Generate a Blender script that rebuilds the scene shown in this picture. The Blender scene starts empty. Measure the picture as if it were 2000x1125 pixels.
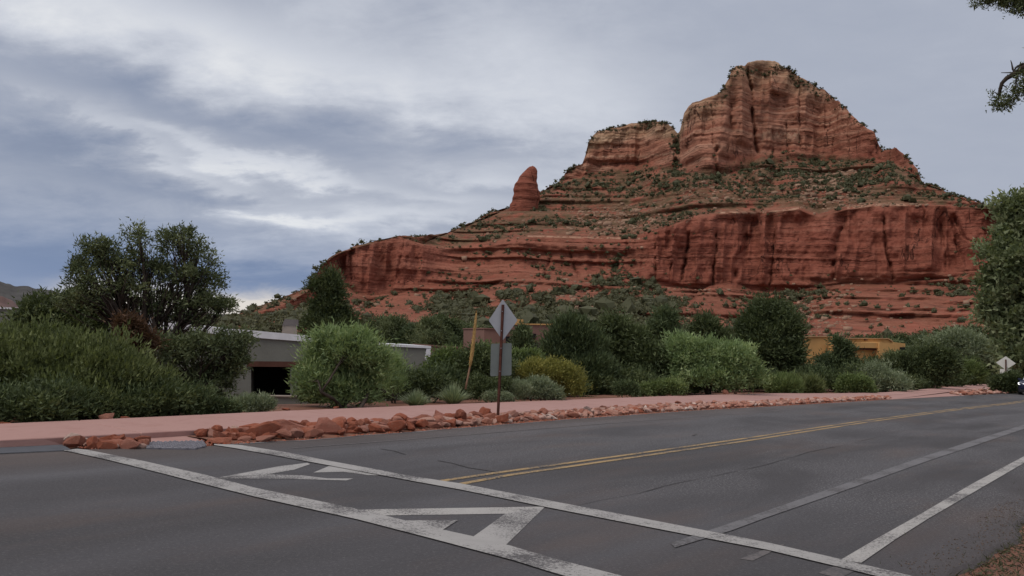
import bpy, bmesh, math, random
import numpy as np
from mathutils import Matrix, Vector, Euler
random.seed(7)
RNG = np.random.default_rng(11)
S = bpy.context.scene
COL = S.collection

# ------------------------------------------------------------------ camera
F, HY, SL, CH = 1650.0, 674.0, 0.047, 1.75
ROLL = math.atan(SL)
PITCH = math.atan((HY - 562.5) * math.cos(ROLL) / F)
cam_d = bpy.data.cameras.new('camera')
cam = bpy.data.objects.new('camera', cam_d)
COL.objects.link(cam)
cam_d.sensor_width = 36.0
cam_d.lens = 36.0 * F / 2000.0
cam_d.clip_end = 20000
cam_d.clip_start = 0.05
CAMR = Matrix.Rotation(math.pi / 2 + PITCH, 3, 'X') @ Matrix.Rotation(ROLL, 3, 'Z')
cam.matrix_world = Matrix.Translation((0, 0, CH)) @ CAMR.to_4x4()
S.camera = cam
RM = np.array(CAMR)

def ray(x, y):
    return RM @ np.array([(x - 1000) / F, (562.5 - y) / F, -1.0])
def gp(x, y, z=0.0):
    d = ray(x, y); t = (z - CH) / d[2]
    return np.array([d[0] * t, d[1] * t])
def azel(x, y):
    d = ray(x, y)
    return math.atan2(d[0], d[1]), d[2] / math.hypot(d[0], d[1])
def at(x, y, r):
    """point seen in direction (x, y) at horizontal distance r"""
    d = ray(x, y); k = r / math.hypot(d[0], d[1])
    return np.array([d[0] * k, d[1] * k, CH + d[2] * k])

# ------------------------------------------------------------------ view, world, sun
S.view_settings.view_transform = 'Standard'
S.view_settings.look = 'None'
S.view_settings.gamma = 1
S.view_settings.exposure = 0.0
S.view_settings.use_curve_mapping = False
SUN_EL, SUN_AZ = math.radians(52), math.radians(-125)   # azimuth from +Y, clockwise

def srgb(r, g, b):
    f = lambda c: (c / 255) / 12.92 if c <= 10 else (((c / 255) + 0.055) / 1.055) ** 2.4
    return (f(r), f(g), f(b))

world = bpy.data.worlds.new('World'); S.world = world
world.use_nodes = True
wn = world.node_tree; wn.nodes.clear()
class NT:
    """small helper to write node graphs as expressions"""
    def __init__(s, tree): s.t = tree
    def n(s, typ, **kw):
        x = s.t.nodes.new(typ)
        for k, v in kw.items(): setattr(x, k, v)
        return x
    def put(s, sock, v):
        if isinstance(v, bpy.types.NodeSocket): s.t.links.new(v, sock)
        elif isinstance(v, (tuple, list)):
            sock.default_value = tuple(v) + ((1.0,) if len(v) == 3 and sock.type == 'RGBA' else ())
        else: sock.default_value = v
    def m(s, op, a, b=0.0, c=0.0, clamp=False):
        x = s.n('ShaderNodeMath', operation=op, use_clamp=clamp)
        s.put(x.inputs[0], a); s.put(x.inputs[1], b); s.put(x.inputs[2], c)
        return x.outputs[0]
    def add(s, a, b): return s.m('ADD', a, b)
    def sub(s, a, b): return s.m('SUBTRACT', a, b)
    def mul(s, a, b): return s.m('MULTIPLY', a, b)
    def vm(s, op, a, b=(0, 0, 0)):
        x = s.n('ShaderNodeVectorMath', operation=op)
        s.put(x.inputs[0], a); s.put(x.inputs[1], b)
        return x.outputs[0]
    def xyz(s, v):
        x = s.n('ShaderNodeSeparateXYZ'); s.put(x.inputs[0], v); return x.outputs
    def cxyz(s, a, b, c):
        x = s.n('ShaderNodeCombineXYZ'); s.put(x.inputs[0], a); s.put(x.inputs[1], b); s.put(x.inputs[2], c); return x.outputs[0]
    def noise(s, v, scale, detail=4.0, rough=0.55, dist=0.0, out=0):
        x = s.n('ShaderNodeTexNoise'); s.put(x.inputs['Vector'], v)
        x.inputs['Scale'].default_value = scale; x.inputs['Detail'].default_value = detail
        x.inputs['Roughness'].default_value = rough; x.inputs['Distortion'].default_value = dist
        return x.outputs[out]
    def ramp(s, f, stops, interp='LINEAR'):
        x = s.n('ShaderNodeValToRGB'); s.put(x.inputs[0], f)
        e = x.color_ramp.elements; x.color_ramp.interpolation = interp
        while len(e) < len(stops): e.new(0.5)
        for i, (p, c) in enumerate(stops):
            e[i].position = p
            e[i].color = tuple(c) + (1.0,) if not isinstance(c, (int, float)) else (c, c, c, 1)
        return x.outputs[0]
    def mix(s, f, a, b, blend='MIX'):
        x = s.n('ShaderNodeMix', data_type='RGBA', blend_type=blend)
        s.put(x.inputs[0], f); s.put(x.inputs[6], a); s.put(x.inputs[7], b)
        return x.outputs[2]
    def smooth(s, v, a, b):
        x = s.n('ShaderNodeMapRange', interpolation_type='SMOOTHSTEP')
        s.put(x.inputs[0], v); x.inputs[1].default_value = a; x.inputs[2].default_value = b
        return x.outputs[0]

W = NT(wn)
tc = W.n('ShaderNodeTexCoord').outputs['Generated']
dx, dy, dz = W.xyz(tc)
az = W.m('ARCTAN2', dx, dy)
el = W.m('ARCSINE', W.m('MAXIMUM', dz, -1.0))
elc = W.m('MAXIMUM', dz, 0.0)
kk = W.m('DIVIDE', 1.0, W.add(elc, 0.22))
pl = W.cxyz(W.mul(dx, kk), W.mul(dy, kk), 0.0)
rot = W.n('ShaderNodeVectorRotate', rotation_type='Z_AXIS'); W.put(rot.inputs['Vector'], pl); rot.inputs['Angle'].default_value = 0.35
plr = W.vm('MULTIPLY', rot.outputs[0], (0.85, 1.3, 1.0))
n_big = W.noise(plr, 1.3, 5, 0.52, 0.35)
n_mid = W.noise(W.vm('ADD', plr, (7.3, 2.1, 0.0)), 3.8, 9, 0.62, 0.5)
n_fine = W.noise(W.vm('ADD', W.vm('MULTIPLY', pl, (1.0, 1.5, 1.0)), (1.3, 9.1, 0.0)), 6.5, 9, 0.64, 0.3)
n_puff = W.noise(W.vm('MULTIPLY', tc, (1.0, 1.0, 1.9)), 5.5, 9, 0.60, 0.15)
# warped direction used by the individual cloud banks
wx = W.add(az, W.mul(W.sub(n_mid, 0.5), 0.22))
wy = W.add(el, W.mul(W.sub(n_big, 0.5), 0.10))
wy = W.add(wy, W.mul(W.sub(n_fine, 0.5), 0.03))
wy = W.add(wy, W.mul(W.sub(n_puff, 0.5), 0.07))
def bank(x, y, rx, ry, amp, tilt=0.0):
    a, te = azel(x, y); e = math.atan(te)
    c, sn = math.cos(tilt), math.sin(tilt)
    u = W.sub(wx, a); v = W.sub(wy, e)
    uu = W.mul(W.add(W.mul(u, c), W.mul(v, -sn)), F / rx)
    vv = W.mul(W.add(W.mul(u, sn), W.mul(v, c)), F / ry)
    q = W.add(W.mul(uu, uu), W.mul(vv, vv))
    return W.mul(W.m('EXPONENT', W.mul(q, -1.0)), amp)
banks = [(120, 60, 360, 80, 0.24, 0.1), (560, 110, 480, 60, 0.15, 0.12), (1060, 170, 260, 120, 0.16, 0.3), (330, 200, 420, 52, -0.22, 0.12), (800, 265, 330, 45, -0.11, 0.2),
         (60, 310, 200, 50, -0.12, 0.0), (560, 318, 330, 20, 0.26, 0.12), (300, 290, 160, 14, 0.12, 0.25), (350, 370, 170, 32, -0.16, 0.05), (720, 356, 160, 18, -0.12, 0.0),
         (120, 470, 300, 70, -0.16, 0.0), (560, 412, 110, 14, 0.24, 0.0), (760, 430, 260, 30, 0.20, -0.05), (1020, 345, 160, 22, 0.14, 0.1),
         (560, 500, 260, 30, 0.02, 0.0), (420, 545, 420, 38, -0.20, 0.02), (1750, 260, 420, 160, -0.03, 0.0), (1500, 60, 380, 80, -0.03, 0.0)]
v = W.add(W.mul(W.sub(n_big, 0.5), 0.34), W.mul(W.sub(n_mid, 0.5), 0.22))
v = W.add(v, W.mul(W.sub(n_fine, 0.5), 0.16))
v = W.add(v, W.mul(W.sub(n_puff, 0.5), 0.34))
# the right hand part of the sky is a smooth sheet
calm = W.smooth(az, 0.02, 0.30)
v = W.mul(v, W.sub(1.0, W.mul(calm, 0.72)))
v = W.add(v, 0.52)
for b in banks: v = W.add(v, bank(*b))
cloud = W.ramp(v, [(0.08, srgb(106, 118, 144)), (0.30, srgb(132, 142, 163)), (0.50, srgb(163, 169, 183)), (0.70, srgb(196, 200, 209)), (0.90, srgb(228, 229, 230))])
# blue cast low on the left, warm clear strip on the horizon
lowb = W.mul(W.sub(1.0, W.smooth(el, 0.02, 0.17)), W.sub(1.0, W.smooth(az, -0.25, 0.05)))
cloud = W.mix(W.mul(lowb, 0.55), cloud, srgb(92, 120, 165))
strip = W.sub(1.0, W.smooth(W.add(el, W.mul(W.sub(n_mid, 0.5), 0.04)), 0.030, 0.058))
strip = W.mul(strip, W.smooth(az, -0.53, -0.44))
cloud = W.mix(W.mul(strip, 0.85), cloud, srgb(224, 216, 206))
zs = W.smooth(el, 0.36, 1.2)          # overcast sky, whiter and brighter overhead
cloud = W.vm('MULTIPLY', cloud, W.cxyz(W.add(1.0, W.mul(zs, 1.35)), W.add(1.0, W.mul(zs, 1.12)), W.add(1.0, W.mul(zs, 0.85))))
sky = W.n('ShaderNodeTexSky', sky_type='NISHITA')
sky.sun_disc = False; sky.sun_elevation = SUN_EL; sky.sun_rotation = SUN_AZ
CLOUD_GAIN = 1.12
g = 10.0 * CLOUD_GAIN
tot = W.mix(0.96, sky.outputs[0], W.vm('MULTIPLY', cloud, (g, g, g)))
bg = W.n('ShaderNodeBackground'); W.put(bg.inputs[0], tot); bg.inputs[1].default_value = 0.1
wo = W.n('ShaderNodeOutputWorld'); wn.links.new(bg.outputs[0], wo.inputs[0])

sd = bpy.data.lights.new('sun', 'SUN'); sd.energy = 1.35; sd.angle = math.radians(24); sd.color = (1.0, 0.92, 0.83)
sun = bpy.data.objects.new('sun', sd); COL.objects.link(sun)
sv = Vector((math.sin(SUN_AZ) * math.cos(SUN_EL), math.cos(SUN_AZ) * math.cos(SUN_EL), math.sin(SUN_EL)))
sun.rotation_euler = sv.to_track_quat('Z', 'Y').to_euler()

# ------------------------------------------------------------------ materials
def mat(name):
    m_ = bpy.data.materials.new(name); m_.use_nodes = True
    t = m_.node_tree; t.nodes.clear()
    N = NT(t)
    b = N.n('ShaderNodeBsdfPrincipled'); o = N.n('ShaderNodeOutputMaterial')
    t.links.new(b.outputs[0], o.inputs[0])
    b.inputs['Roughness'].default_value = 0.9
    b.inputs['Specular IOR Level'].default_value = 0.25
    return m_, N, b
def opos(N): return N.n('ShaderNodeTexCoord').outputs['Object']
def wpos(N): return N.n('ShaderNodeNewGeometry').outputs['Position']
def bump(N, b, h, dist, strength=1.0):
    x = N.n('ShaderNodeBump'); N.put(x.inputs['Height'], h); x.inputs['Distance'].default_value = dist
    x.inputs['Strength'].default_value = strength
    N.put(b.inputs['Normal'], x.outputs[0])
def simple(name, c, rough=0.85, var=0.15, scale=3.0, metal=0.0, bmp=0.0, spec=0.25, wp=True):
    m_, N, b = mat(name)
    p = wpos(N) if wp else opos(N)
    n1 = N.noise(p, scale, 6, 0.6)
    lo = tuple(x * (1 - var) for x in c); hi = tuple(min(1, x * (1 + var)) for x in c)
    N.put(b.inputs['Base Color'], N.ramp(n1, [(0.3, lo), (0.7, hi)]))
    b.inputs['Roughness'].default_value = rough; b.inputs['Metallic'].default_value = metal
    b.inputs['Specular IOR Level'].default_value = spec
    if bmp: bump(N, b, N.noise(p, scale * 8, 6, 0.6), bmp)
    return m_
def foliage(name, dark, mid, light, transl=0.25):
    m_ = bpy.data.materials.new(name); m_.use_nodes = True
    g_ = 1.8; dark, mid, light = [tuple((c * 0.78 + 0.22 * sum(q) / 3) * k * w for c, w in zip(q, (1.03, 1.0, 0.84))) for q, k in ((dark, g_), (mid, g_), (light, g_ * 1.05))]
    t = m_.node_tree; t.nodes.clear(); N = NT(t)
    at_ = N.n('ShaderNodeAttribute', attribute_name='tint').outputs['Fac']
    oi = N.n('ShaderNodeObjectInfo').outputs['Random']
    f = N.add(at_, N.mul(N.sub(oi, 0.5), 0.18))
    c = N.ramp(f, [(0.0, dark), (0.5, mid), (1.0, light)])
    d = N.n('ShaderNodeBsdfPrincipled'); N.put(d.inputs['Base Color'], c); d.inputs['Roughness'].default_value = 0.65
    d.inputs['Specular IOR Level'].default_value = 0.2
    tr = N.n('ShaderNodeBsdfTranslucent'); N.put(tr.inputs[0], N.mix(0.5, c, (light[0] * 1.2, light[1] * 1.3, light[2] * 0.6)))
    ms = N.n('ShaderNodeMixShader'); ms.inputs[0].default_value = transl
    t.links.new(d.outputs[0], ms.inputs[1]); t.links.new(tr.outputs[0], ms.inputs[2])
    o = N.n('ShaderNodeOutputMaterial'); t.links.new(ms.outputs[0], o.inputs[0])
    return m_

# asphalt
M = {}
def make_asphalt():
    m_, N, b = mat('asphalt')
    p = wpos(N)
    rt = N.n('ShaderNodeVectorRotate', rotation_type='Z_AXIS'); N.put(rt.inputs['Vector'], p); rt.inputs['Angle'].default_value = -math.radians(51)
    q = rt.outputs[0]                     # x along the road, y across
    lanes = N.noise(N.vm('MULTIPLY', q, (0.03, 0.75, 1)), 1.0, 3, 0.5)
    patch = N.noise(N.vm('MULTIPLY', q, (0.35, 1, 1)), 0.55, 6, 0.6, 0.5)
    base = N.ramp(N.add(N.mul(lanes, 0.5), N.mul(patch, 0.5)), [(0.32, (0.045, 0.042, 0.043)), (0.5, (0.065, 0.062, 0.066)), (0.68, (0.094, 0.092, 0.099))])
    qx, qy, qz = N.xyz(q)
    # the older, rougher surface past the crossing shows more stone
    old = N.smooth(N.add(qx, N.mul(patch, 6.0)), 11.0, 15.5)
    spk = N.noise(p, 32.0, 4, 0.8)
    st = N.smooth(spk, 0.53, 0.62)
    base = N.mix(N.mul(st, N.add(0.22, N.mul(N.mul(old, N.smooth(patch, 0.40, 0.55)), 0.75))), base, (0.23, 0.22, 0.22))
    dk = N.smooth(N.noise(p, 24.0, 4, 0.8), 0.52, 0.62)
    base = N.mix(N.mul(dk, N.add(0.28, N.mul(old, 0.45))), base, (0.028, 0.026, 0.026))
    # red dust near the edges
    dust = N.smooth(N.noise(N.vm('MULTIPLY', q, (0.25, 0.9, 1)), 0.8, 4, 0.6), 0.48, 0.75)
    base = N.mix(N.mul(dust, 0.30), base, (0.125, 0.082, 0.062))
    edge = N.smooth(qy, 10.0, 12.0)
    base = N.mix(N.mul(edge, 0.35), base, (0.12, 0.085, 0.068))
    near = N.sub(1.0, N.smooth(qy, 0.2, 2.6))
    base = N.mix(N.mul(near, 0.6), base, (0.085, 0.058, 0.048))
    N.put(b.inputs['Base Color'], base)
    b.inputs['Roughness'].default_value = 0.86
    b.inputs['Specular IOR Level'].default_value = 0.3
    bump(N, b, N.add(N.noise(p, 60, 4, 0.8), N.mul(N.noise(p, 14, 3, 0.6), 0.5)), 0.012, 0.8)
    return m_
M['asphalt'] = make_asphalt()
def make_paint(name, col, wear, worn=(0.085, 0.08, 0.082), sc=22.0):
    m_, N, b = mat(name)
    p = wpos(N)
    a = N.noise(p, sc, 5, 0.75)
    c = N.noise(p, 1.1, 3, 0.6)
    w = N.smooth(N.add(a, N.mul(N.sub(c, 0.5), 0.75)), wear - 0.13, wear + 0.05)
    dirt = N.noise(p, 4.0, 5, 0.65)
    pc = N.mix(dirt, tuple(x * 0.72 for x in col), col)
    N.put(b.inputs['Base Color'], N.mix(w, pc, worn))
    bump(N, b, N.noise(p, 60, 4, 0.8), 0.008, 0.7)
    return m_
M['paint'] = make_paint('white_road_paint', (0.37, 0.358, 0.345), 0.60, sc=42.0)
M['paint_new'] = make_paint('bright_road_paint', (0.41, 0.395, 0.375), 0.62, sc=42.0)
M['paint_faded'] = make_paint('faded_road_paint', (0.17, 0.166, 0.172), 0.60)
M['paint_ghost'] = make_paint('ghost_road_paint', (0.155, 0.14, 0.138), 0.56)
M['yellow'] = make_paint('yellow_road_paint', (0.37, 0.26, 0.13), 0.60)
M['crack'] = simple('crack_filler', (0.034, 0.031, 0.031), 0.9, 0.3, 8)

def make_concrete(name, c, c2):
    m_, N, b = mat(name); p = wpos(N)
    n1 = N.noise(p, 0.35, 5, 0.6, 0.4); n2 = N.noise(p, 6.0, 6, 0.7)
    base = N.mix(n1, c, c2)
    st_ = N.noise(p, 1.3, 7, 0.7, 0.6)
    base = N.mix(N.mul(N.smooth(st_, 0.5, 0.72), 0.35), base, tuple(x * k for x, k in zip(c, (0.68, 0.55, 0.50))))
    base = N.mix(N.mul(N.smooth(n2, 0.5, 0.8), 0.4), base, tuple(x * 0.62 for x in c))
    oi = N.n('ShaderNodeObjectInfo').outputs['Random']
    base = N.mix(N.mul(oi, 0.14), base, tuple(x * 0.78 for x in c))
    N.put(b.inputs['Base Color'], base)
    bump(N, b, n2, 0.006, 0.6)
    return m_
M['pink'] = make_concrete('pink_concrete', (0.335, 0.19, 0.163), (0.385, 0.235, 0.21))
M['pink_curb'] = make_concrete('brown_stained_concrete', (0.20, 0.10, 0.085), (0.24, 0.125, 0.11))
M['mat_dark'] = simple('dark_tactile', (0.072, 0.075, 0.085), 0.8, 0.15, 5)
M['dome_grey'] = simple('grey_tactile', (0.17, 0.165, 0.185), 0.7, 0.25, 9)

def make_soil():
    m_, N, b = mat('red_soil'); p = wpos(N)
    n1 = N.noise(p, 0.25, 6, 0.6, 0.3); n2 = N.noise(p, 9.0, 6, 0.7)
    base = N.ramp(n1, [(0.3, (0.13, 0.062, 0.042)), (0.55, (0.19, 0.088, 0.058)), (0.75, (0.13, 0.075, 0.052))])
    base = N.mix(N.mul(N.smooth(n2, 0.5, 0.7), 0.45), base, (0.085, 0.045, 0.032))
    # far off the plain is covered with scrub
    px_, py_, pz_ = N.xyz(p)
    dist = N.m('SQRT', N.add(N.mul(px_, px_), N.mul(py_, py_)))
    far = N.smooth(dist, 60, 220)
    scr = N.noise(p, 0.06, 6, 0.65)
    base = N.mix(N.mul(far, N.smooth(scr, 0.36, 0.5)), base, (0.045, 0.055, 0.03))
    N.put(b.inputs['Base Color'], base)
    bump(N, b, n2, 0.03, 0.8)
    return m_
M['soil'] = make_soil()

def make_rock(name='red_sandstone_rock', sh=0.0):
    m_, N, b = mat(name); p = opos(N)
    oi = N.n('ShaderNodeObjectInfo').outputs['Random']
    at_ = N.n('ShaderNodeAttribute', attribute_name='tint').outputs['Fac']
    pw = wpos(N)
    n0 = N.noise(pw, 1.9, 2, 0.5)
    rnd = N.m('FRACT', N.add(N.mul(oi, 7.31), at_))
    base = N.ramp(rnd, [(0.0, (0.22, 0.065, 0.036)), (0.3, (0.31, 0.088, 0.045)), (0.55, (0.34, 0.115, 0.068)), (0.75, (0.38, 0.17, 0.12)), (0.9, (0.27, 0.10, 0.07)), (1.0, (0.46, 0.30, 0.24))] if not sh else [(0.0, (0.27, 0.10, 0.065)), (0.25, (0.37, 0.15, 0.10)), (0.5, (0.42, 0.22, 0.165)), (0.75, (0.47, 0.30, 0.245)), (0.9, (0.33, 0.15, 0.11)), (1.0, (0.56, 0.44, 0.38))])
    n1 = N.noise(p, 4.0, 6, 0.65)
    base = N.mix(N.mul(N.smooth(n1, 0.45, 0.75), 0.4), base, (0.40, 0.22, 0.16))
    base = N.mix(N.mul(N.smooth(N.noise(p, 9, 5, 0.7), 0.55, 0.75), 0.35), base, (0.12, 0.045, 0.03))
    N.put(b.inputs['Base Color'], base)
    bump(N, b, N.noise(p, 14, 6, 0.7), 0.05, 0.8)
    return m_
M['rock'] = make_rock(); M['rock_pale'] = make_rock('pinkish_sandstone_rock', 1.0)

def make_butte(pale_boost=1.0):
    m_, N, b = mat('butte_sandstone'); p = wpos(N)
    x_, y_, z_ = N.xyz(p)
    warp = N.mul(N.sub(N.noise(p, 0.02, 3, 0.5), 0.5), 9.0)
    zz = N.add(z_, warp)
    sv1 = N.cxyz(N.mul(x_, 0.006), N.mul(y_, 0.006), N.mul(zz, 0.32))
    s1 = N.noise(sv1, 1.0, 5, 0.65)
    s2 = N.noise(N.cxyz(N.mul(x_, 0.02), N.mul(y_, 0.02), N.mul(zz, 1.1)), 1.0, 5, 0.7)
    vert = N.noise(N.cxyz(N.mul(x_, 0.16), N.mul(y_, 0.16), N.mul(z_, 0.014)), 1.0, 7, 0.66)
    def joint(vec, wdt):
        nn = N.m('ABSOLUTE', N.sub(N.noise(vec, 1.0, 3, 0.5), 0.5)); return N.sub(1.0, N.smooth(nn, 0.0, wdt))
    big_ = N.noise(p, 0.022, 4, 0.6)
    jh = N.mul(joint(N.cxyz(N.mul(x_, 0.018), N.mul(y_, 0.018), N.mul(zz, 0.24)), 0.022), N.smooth(N.noise(p, 0.05, 3, 0.6), 0.42, 0.56))
    jh2 = N.mul(joint(N.cxyz(N.mul(x_, 0.04), N.mul(y_, 0.04), N.mul(zz, 0.55)), 0.03), N.smooth(N.noise(p, 0.07, 3, 0.6), 0.46, 0.60))
    jv = N.mul(joint(N.cxyz(N.mul(x_, 0.09), N.mul(y_, 0.09), N.mul(z_, 0.016)), 0.012), N.smooth(N.noise(p, 0.045, 3, 0.6), 0.46, 0.58))
    blot = N.noise(p, 0.035, 6, 0.62)
    lowc = N.ramp(s1, [(0.30, (0.205, 0.064, 0.042)), (0.5, (0.262, 0.087, 0.057)), (0.70, (0.325, 0.125, 0.084))])
    upc = N.ramp(s1, [(0.34, (0.260, 0.100, 0.064)), (0.5, (0.355, 0.160, 0.104)), (0.64, (0.48, 0.265, 0.180))])
    topc = N.ramp(s1, [(0.34, (0.250, 0.135, 0.082)), (0.5, (0.37, 0.225, 0.138)), (0.64, (0.50, 0.340, 0.220))])
    za = N.n('ShaderNodeAttribute', attribute_name='zone').outputs['Fac']   # 0 lower red, 1 upper, 2 buff cap
    zb = N.add(za, N.mul(N.sub(blot, 0.5), 0.9))
    c = N.mix(N.smooth(zb, 0.25, 0.85), lowc, upc)
    c = N.mix(N.smooth(zb, 1.15, 1.95), c, topc)
    c = N.mix(N.mul(N.smooth(s2, 0.56, 0.78), 0.45), c, N.mix(0.5, c, (0.42, 0.22, 0.15)))
    c = N.mix(N.mul(N.smooth(s2, 0.46, 0.28), 0.55), c, (0.14, 0.044, 0.032))
    # desert varnish runs down the faces
    cl = N.n('ShaderNodeAttribute', attribute_name='cliff').outputs['Fac']
    c = N.mix(N.mul(N.mul(N.smooth(vert, 0.52, 0.72), 0.16), cl), c, (0.15, 0.055, 0.045))
    c = N.mix(N.mul(N.mul(N.smooth(vert, 0.46, 0.30), 0.2), cl), c, (0.30, 0.12, 0.07))
    # loose soil and scrub litter on the gentle ground
    sl = N.smooth(N.noise(p, 0.09, 6, 0.7), 0.36, 0.54)
    gc = N.mix(N.noise(p, 0.6, 5, 0.7), (0.095, 0.070, 0.040), (0.185, 0.122, 0.074))
    gc = N.mix(N.mul(N.smooth(N.noise(p, 0.22, 6, 0.7), 0.47, 0.56), 0.75), gc, (0.060, 0.066, 0.032))
    sa = N.n('ShaderNodeAttribute', attribute_name='soil').outputs['Fac']
    c = N.mix(N.mul(N.mul(N.sub(1.0, cl), sl), sa), c, gc)
    jn = N.m('MAXIMUM', N.mul(jh, 0.5), N.m('MAXIMUM', N.mul(jh2, 0.42), N.mul(N.mul(jv, cl), 0.85)))
    c = N.mix(jn, c, (0.055, 0.022, 0.018))
    fine = N.noise(p, 0.45, 8, 0.75)
    c = N.mix(N.mul(N.smooth(fine, 0.50, 0.70), 0.35), c, N.mix(0.5, c, (0.50, 0.26, 0.18)))
    c = N.mix(N.mul(N.smooth(fine, 0.48, 0.30), 0.5), c, N.mix(0.35, (0.06, 0.02, 0.015), c))
    pa = N.n('ShaderNodeAttribute', attribute_name='pale').outputs['Fac']
    c = N.mix(N.mul(pa, N.smooth(N.noise(p, 0.35, 4, 0.7), 0.38, 0.55)), c, (0.42, 0.25, 0.17))
    N.put(b.inputs['Base Color'], c)
    b.inputs['Roughness'].default_value = 0.95; b.inputs['Specular IOR Level'].default_value = 0.1
    hgt = N.add(N.sub(N.mul(s2, 0.8), N.mul(jn, 0.9)), N.add(N.mul(N.noise(p, 0.5, 7, 0.7), 0.9), N.mul(vert, 0.5)))
    bump(N, b, hgt, 1.1, 0.9)
    return m_
M['butte'] = make_butte()
M['mesa'] = simple('mesa_slope', (0.058, 0.055, 0.052), 0.95, 0.4, 0.01)
M['mesa_red'] = simple('mesa_red_cliff', (0.125, 0.078, 0.070), 0.95, 0.3, 0.02)
M['gravel'] = simple('verge_gravel', (0.12, 0.088, 0.070), 0.95, 0.5, 9)
M['boulder'] = simple('pale_boulders', (0.30, 0.19, 0.13), 0.95, 0.35, 0.2)

M['stucco_grey'] = simple('grey_green_stucco', (0.175, 0.178, 0.155), 0.95, 0.10, 1.2, bmp=0.01)
M['stucco_white'] = simple('white_parapet_paint', (0.66, 0.67, 0.69), 0.85, 0.10, 3)
M['stucco_brown'] = simple('brown_stucco', (0.175, 0.108, 0.082), 0.95, 0.12, 1.0, bmp=0.01)
M['stucco_rose'] = simple('rose_brown_stucco', (0.205, 0.118, 0.094), 0.95, 0.10, 0.6, bmp=0.01)
M['stucco_tan'] = simple('ochre_stucco', (0.56, 0.325, 0.125), 0.95, 0.10, 0.5, bmp=0.01)
M['trim_tan'] = simple('ochre_trim', (0.42, 0.26, 0.14), 0.95, 0.10, 0.5)
M['lintel'] = simple('red_brown_lintel', (0.10, 0.045, 0.032), 0.9, 0.2, 3)
M['void'] = simple('dark_interior', (0.012, 0.012, 0.014), 0.9, 0.2, 3)  # near black, painted shade in the recess and porches; vents share it
M['glass_dark'] = simple('dark_window_glass', (0.02, 0.02, 0.022), 0.15, 0.2, 3, spec=0.5)
M['chim'] = simple('chimney_stucco', (0.24, 0.20, 0.17), 0.95, 0.15, 2)
M['chim_cap'] = simple('chimney_metal', (0.14, 0.12, 0.115), 0.6, 0.15, 2, metal=0.4)
M['bark'] = simple('dark_bark', (0.055, 0.042, 0.033), 0.95, 0.35, 6, bmp=0.02, wp=False)
M['bark_grey'] = simple('grey_bark', (0.10, 0.085, 0.07), 0.95, 0.35, 6, bmp=0.02, wp=False)
M['rust'] = simple('rusty_sign_post', (0.095, 0.036, 0.026), 0.8, 0.35, 7, metal=0.2)
M['alu'] = simple('bare_aluminium_back', (0.43, 0.44, 0.46), 0.55, 0.09, 2.2, metal=0.35, wp=False)
M['alu_dull'] = simple('dull_aluminium_back', (0.20, 0.22, 0.205), 0.6, 0.12, 2.2, metal=0.25, wp=False)
M['sign_white'] = simple('pale_sign_back', (0.60, 0.60, 0.55), 0.6, 0.08, 2.2, wp=False)
M['bolt'] = simple('bolt_steel', (0.35, 0.35, 0.36), 0.4, 0.1, 5, metal=0.8)
M['stalk'] = simple('dry_yellow_stalk', (0.40, 0.26, 0.10), 0.9, 0.3, 6, wp=False)
M['stalk_pink'] = simple('dry_pinkish_stem', (0.28, 0.17, 0.11), 0.9, 0.3, 6, wp=False)

L_ = {}
L_['olive'] = foliage('olive_leaves', (0.022, 0.034, 0.014), (0.062, 0.080, 0.030), (0.125, 0.150, 0.062))
L_['pinyon'] = foliage('pinyon_needles', (0.022, 0.034, 0.018), (0.055, 0.074, 0.035), (0.115, 0.138, 0.066), 0.15)
L_['juniper'] = foliage('juniper_leaves', (0.016, 0.028, 0.014), (0.038, 0.058, 0.026), (0.075, 0.100, 0.042), 0.15)
L_['dark'] = foliage('dark_green_leaves', (0.016, 0.026, 0.012), (0.036, 0.052, 0.022), (0.070, 0.090, 0.036), 0.2)
L_['willow'] = foliage('willow_leaves', (0.045, 0.075, 0.034), (0.100, 0.155, 0.070), (0.19, 0.25, 0.125), 0.3)
L_['mist'] = foliage('grey_green_leaves', (0.045, 0.062, 0.042), (0.095, 0.125, 0.085), (0.175, 0.205, 0.150), 0.25)
L_['fresh'] = foliage('fresh_green_leaves', (0.028, 0.046, 0.016), (0.062, 0.092, 0.032), (0.12, 0.16, 0.060), 0.3)
L_['yellow'] = foliage('yellow_green_leaves', (0.045, 0.052, 0.012), (0.105, 0.108, 0.022), (0.20, 0.185, 0.040), 0.3)
L_['rusty'] = foliage('dead_red_leaves', (0.025, 0.014, 0.009), (0.05, 0.024, 0.014), (0.09, 0.042, 0.024), 0.2)
L_['scrub'] = foliage('hillside_scrub_leaves', (0.024, 0.027, 0.014), (0.046, 0.049, 0.024), (0.088, 0.086, 0.044), 0.1)
L_['yucca'] = foliage('yucca_blades', (0.05, 0.075, 0.045), (0.115, 0.155, 0.095), (0.21, 0.25, 0.17), 0.15)
L_['cotton'] = foliage('cottonwood_leaves', (0.030, 0.046, 0.022), (0.075, 0.100, 0.052), (0.165, 0.195, 0.115), 0.25)

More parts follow.
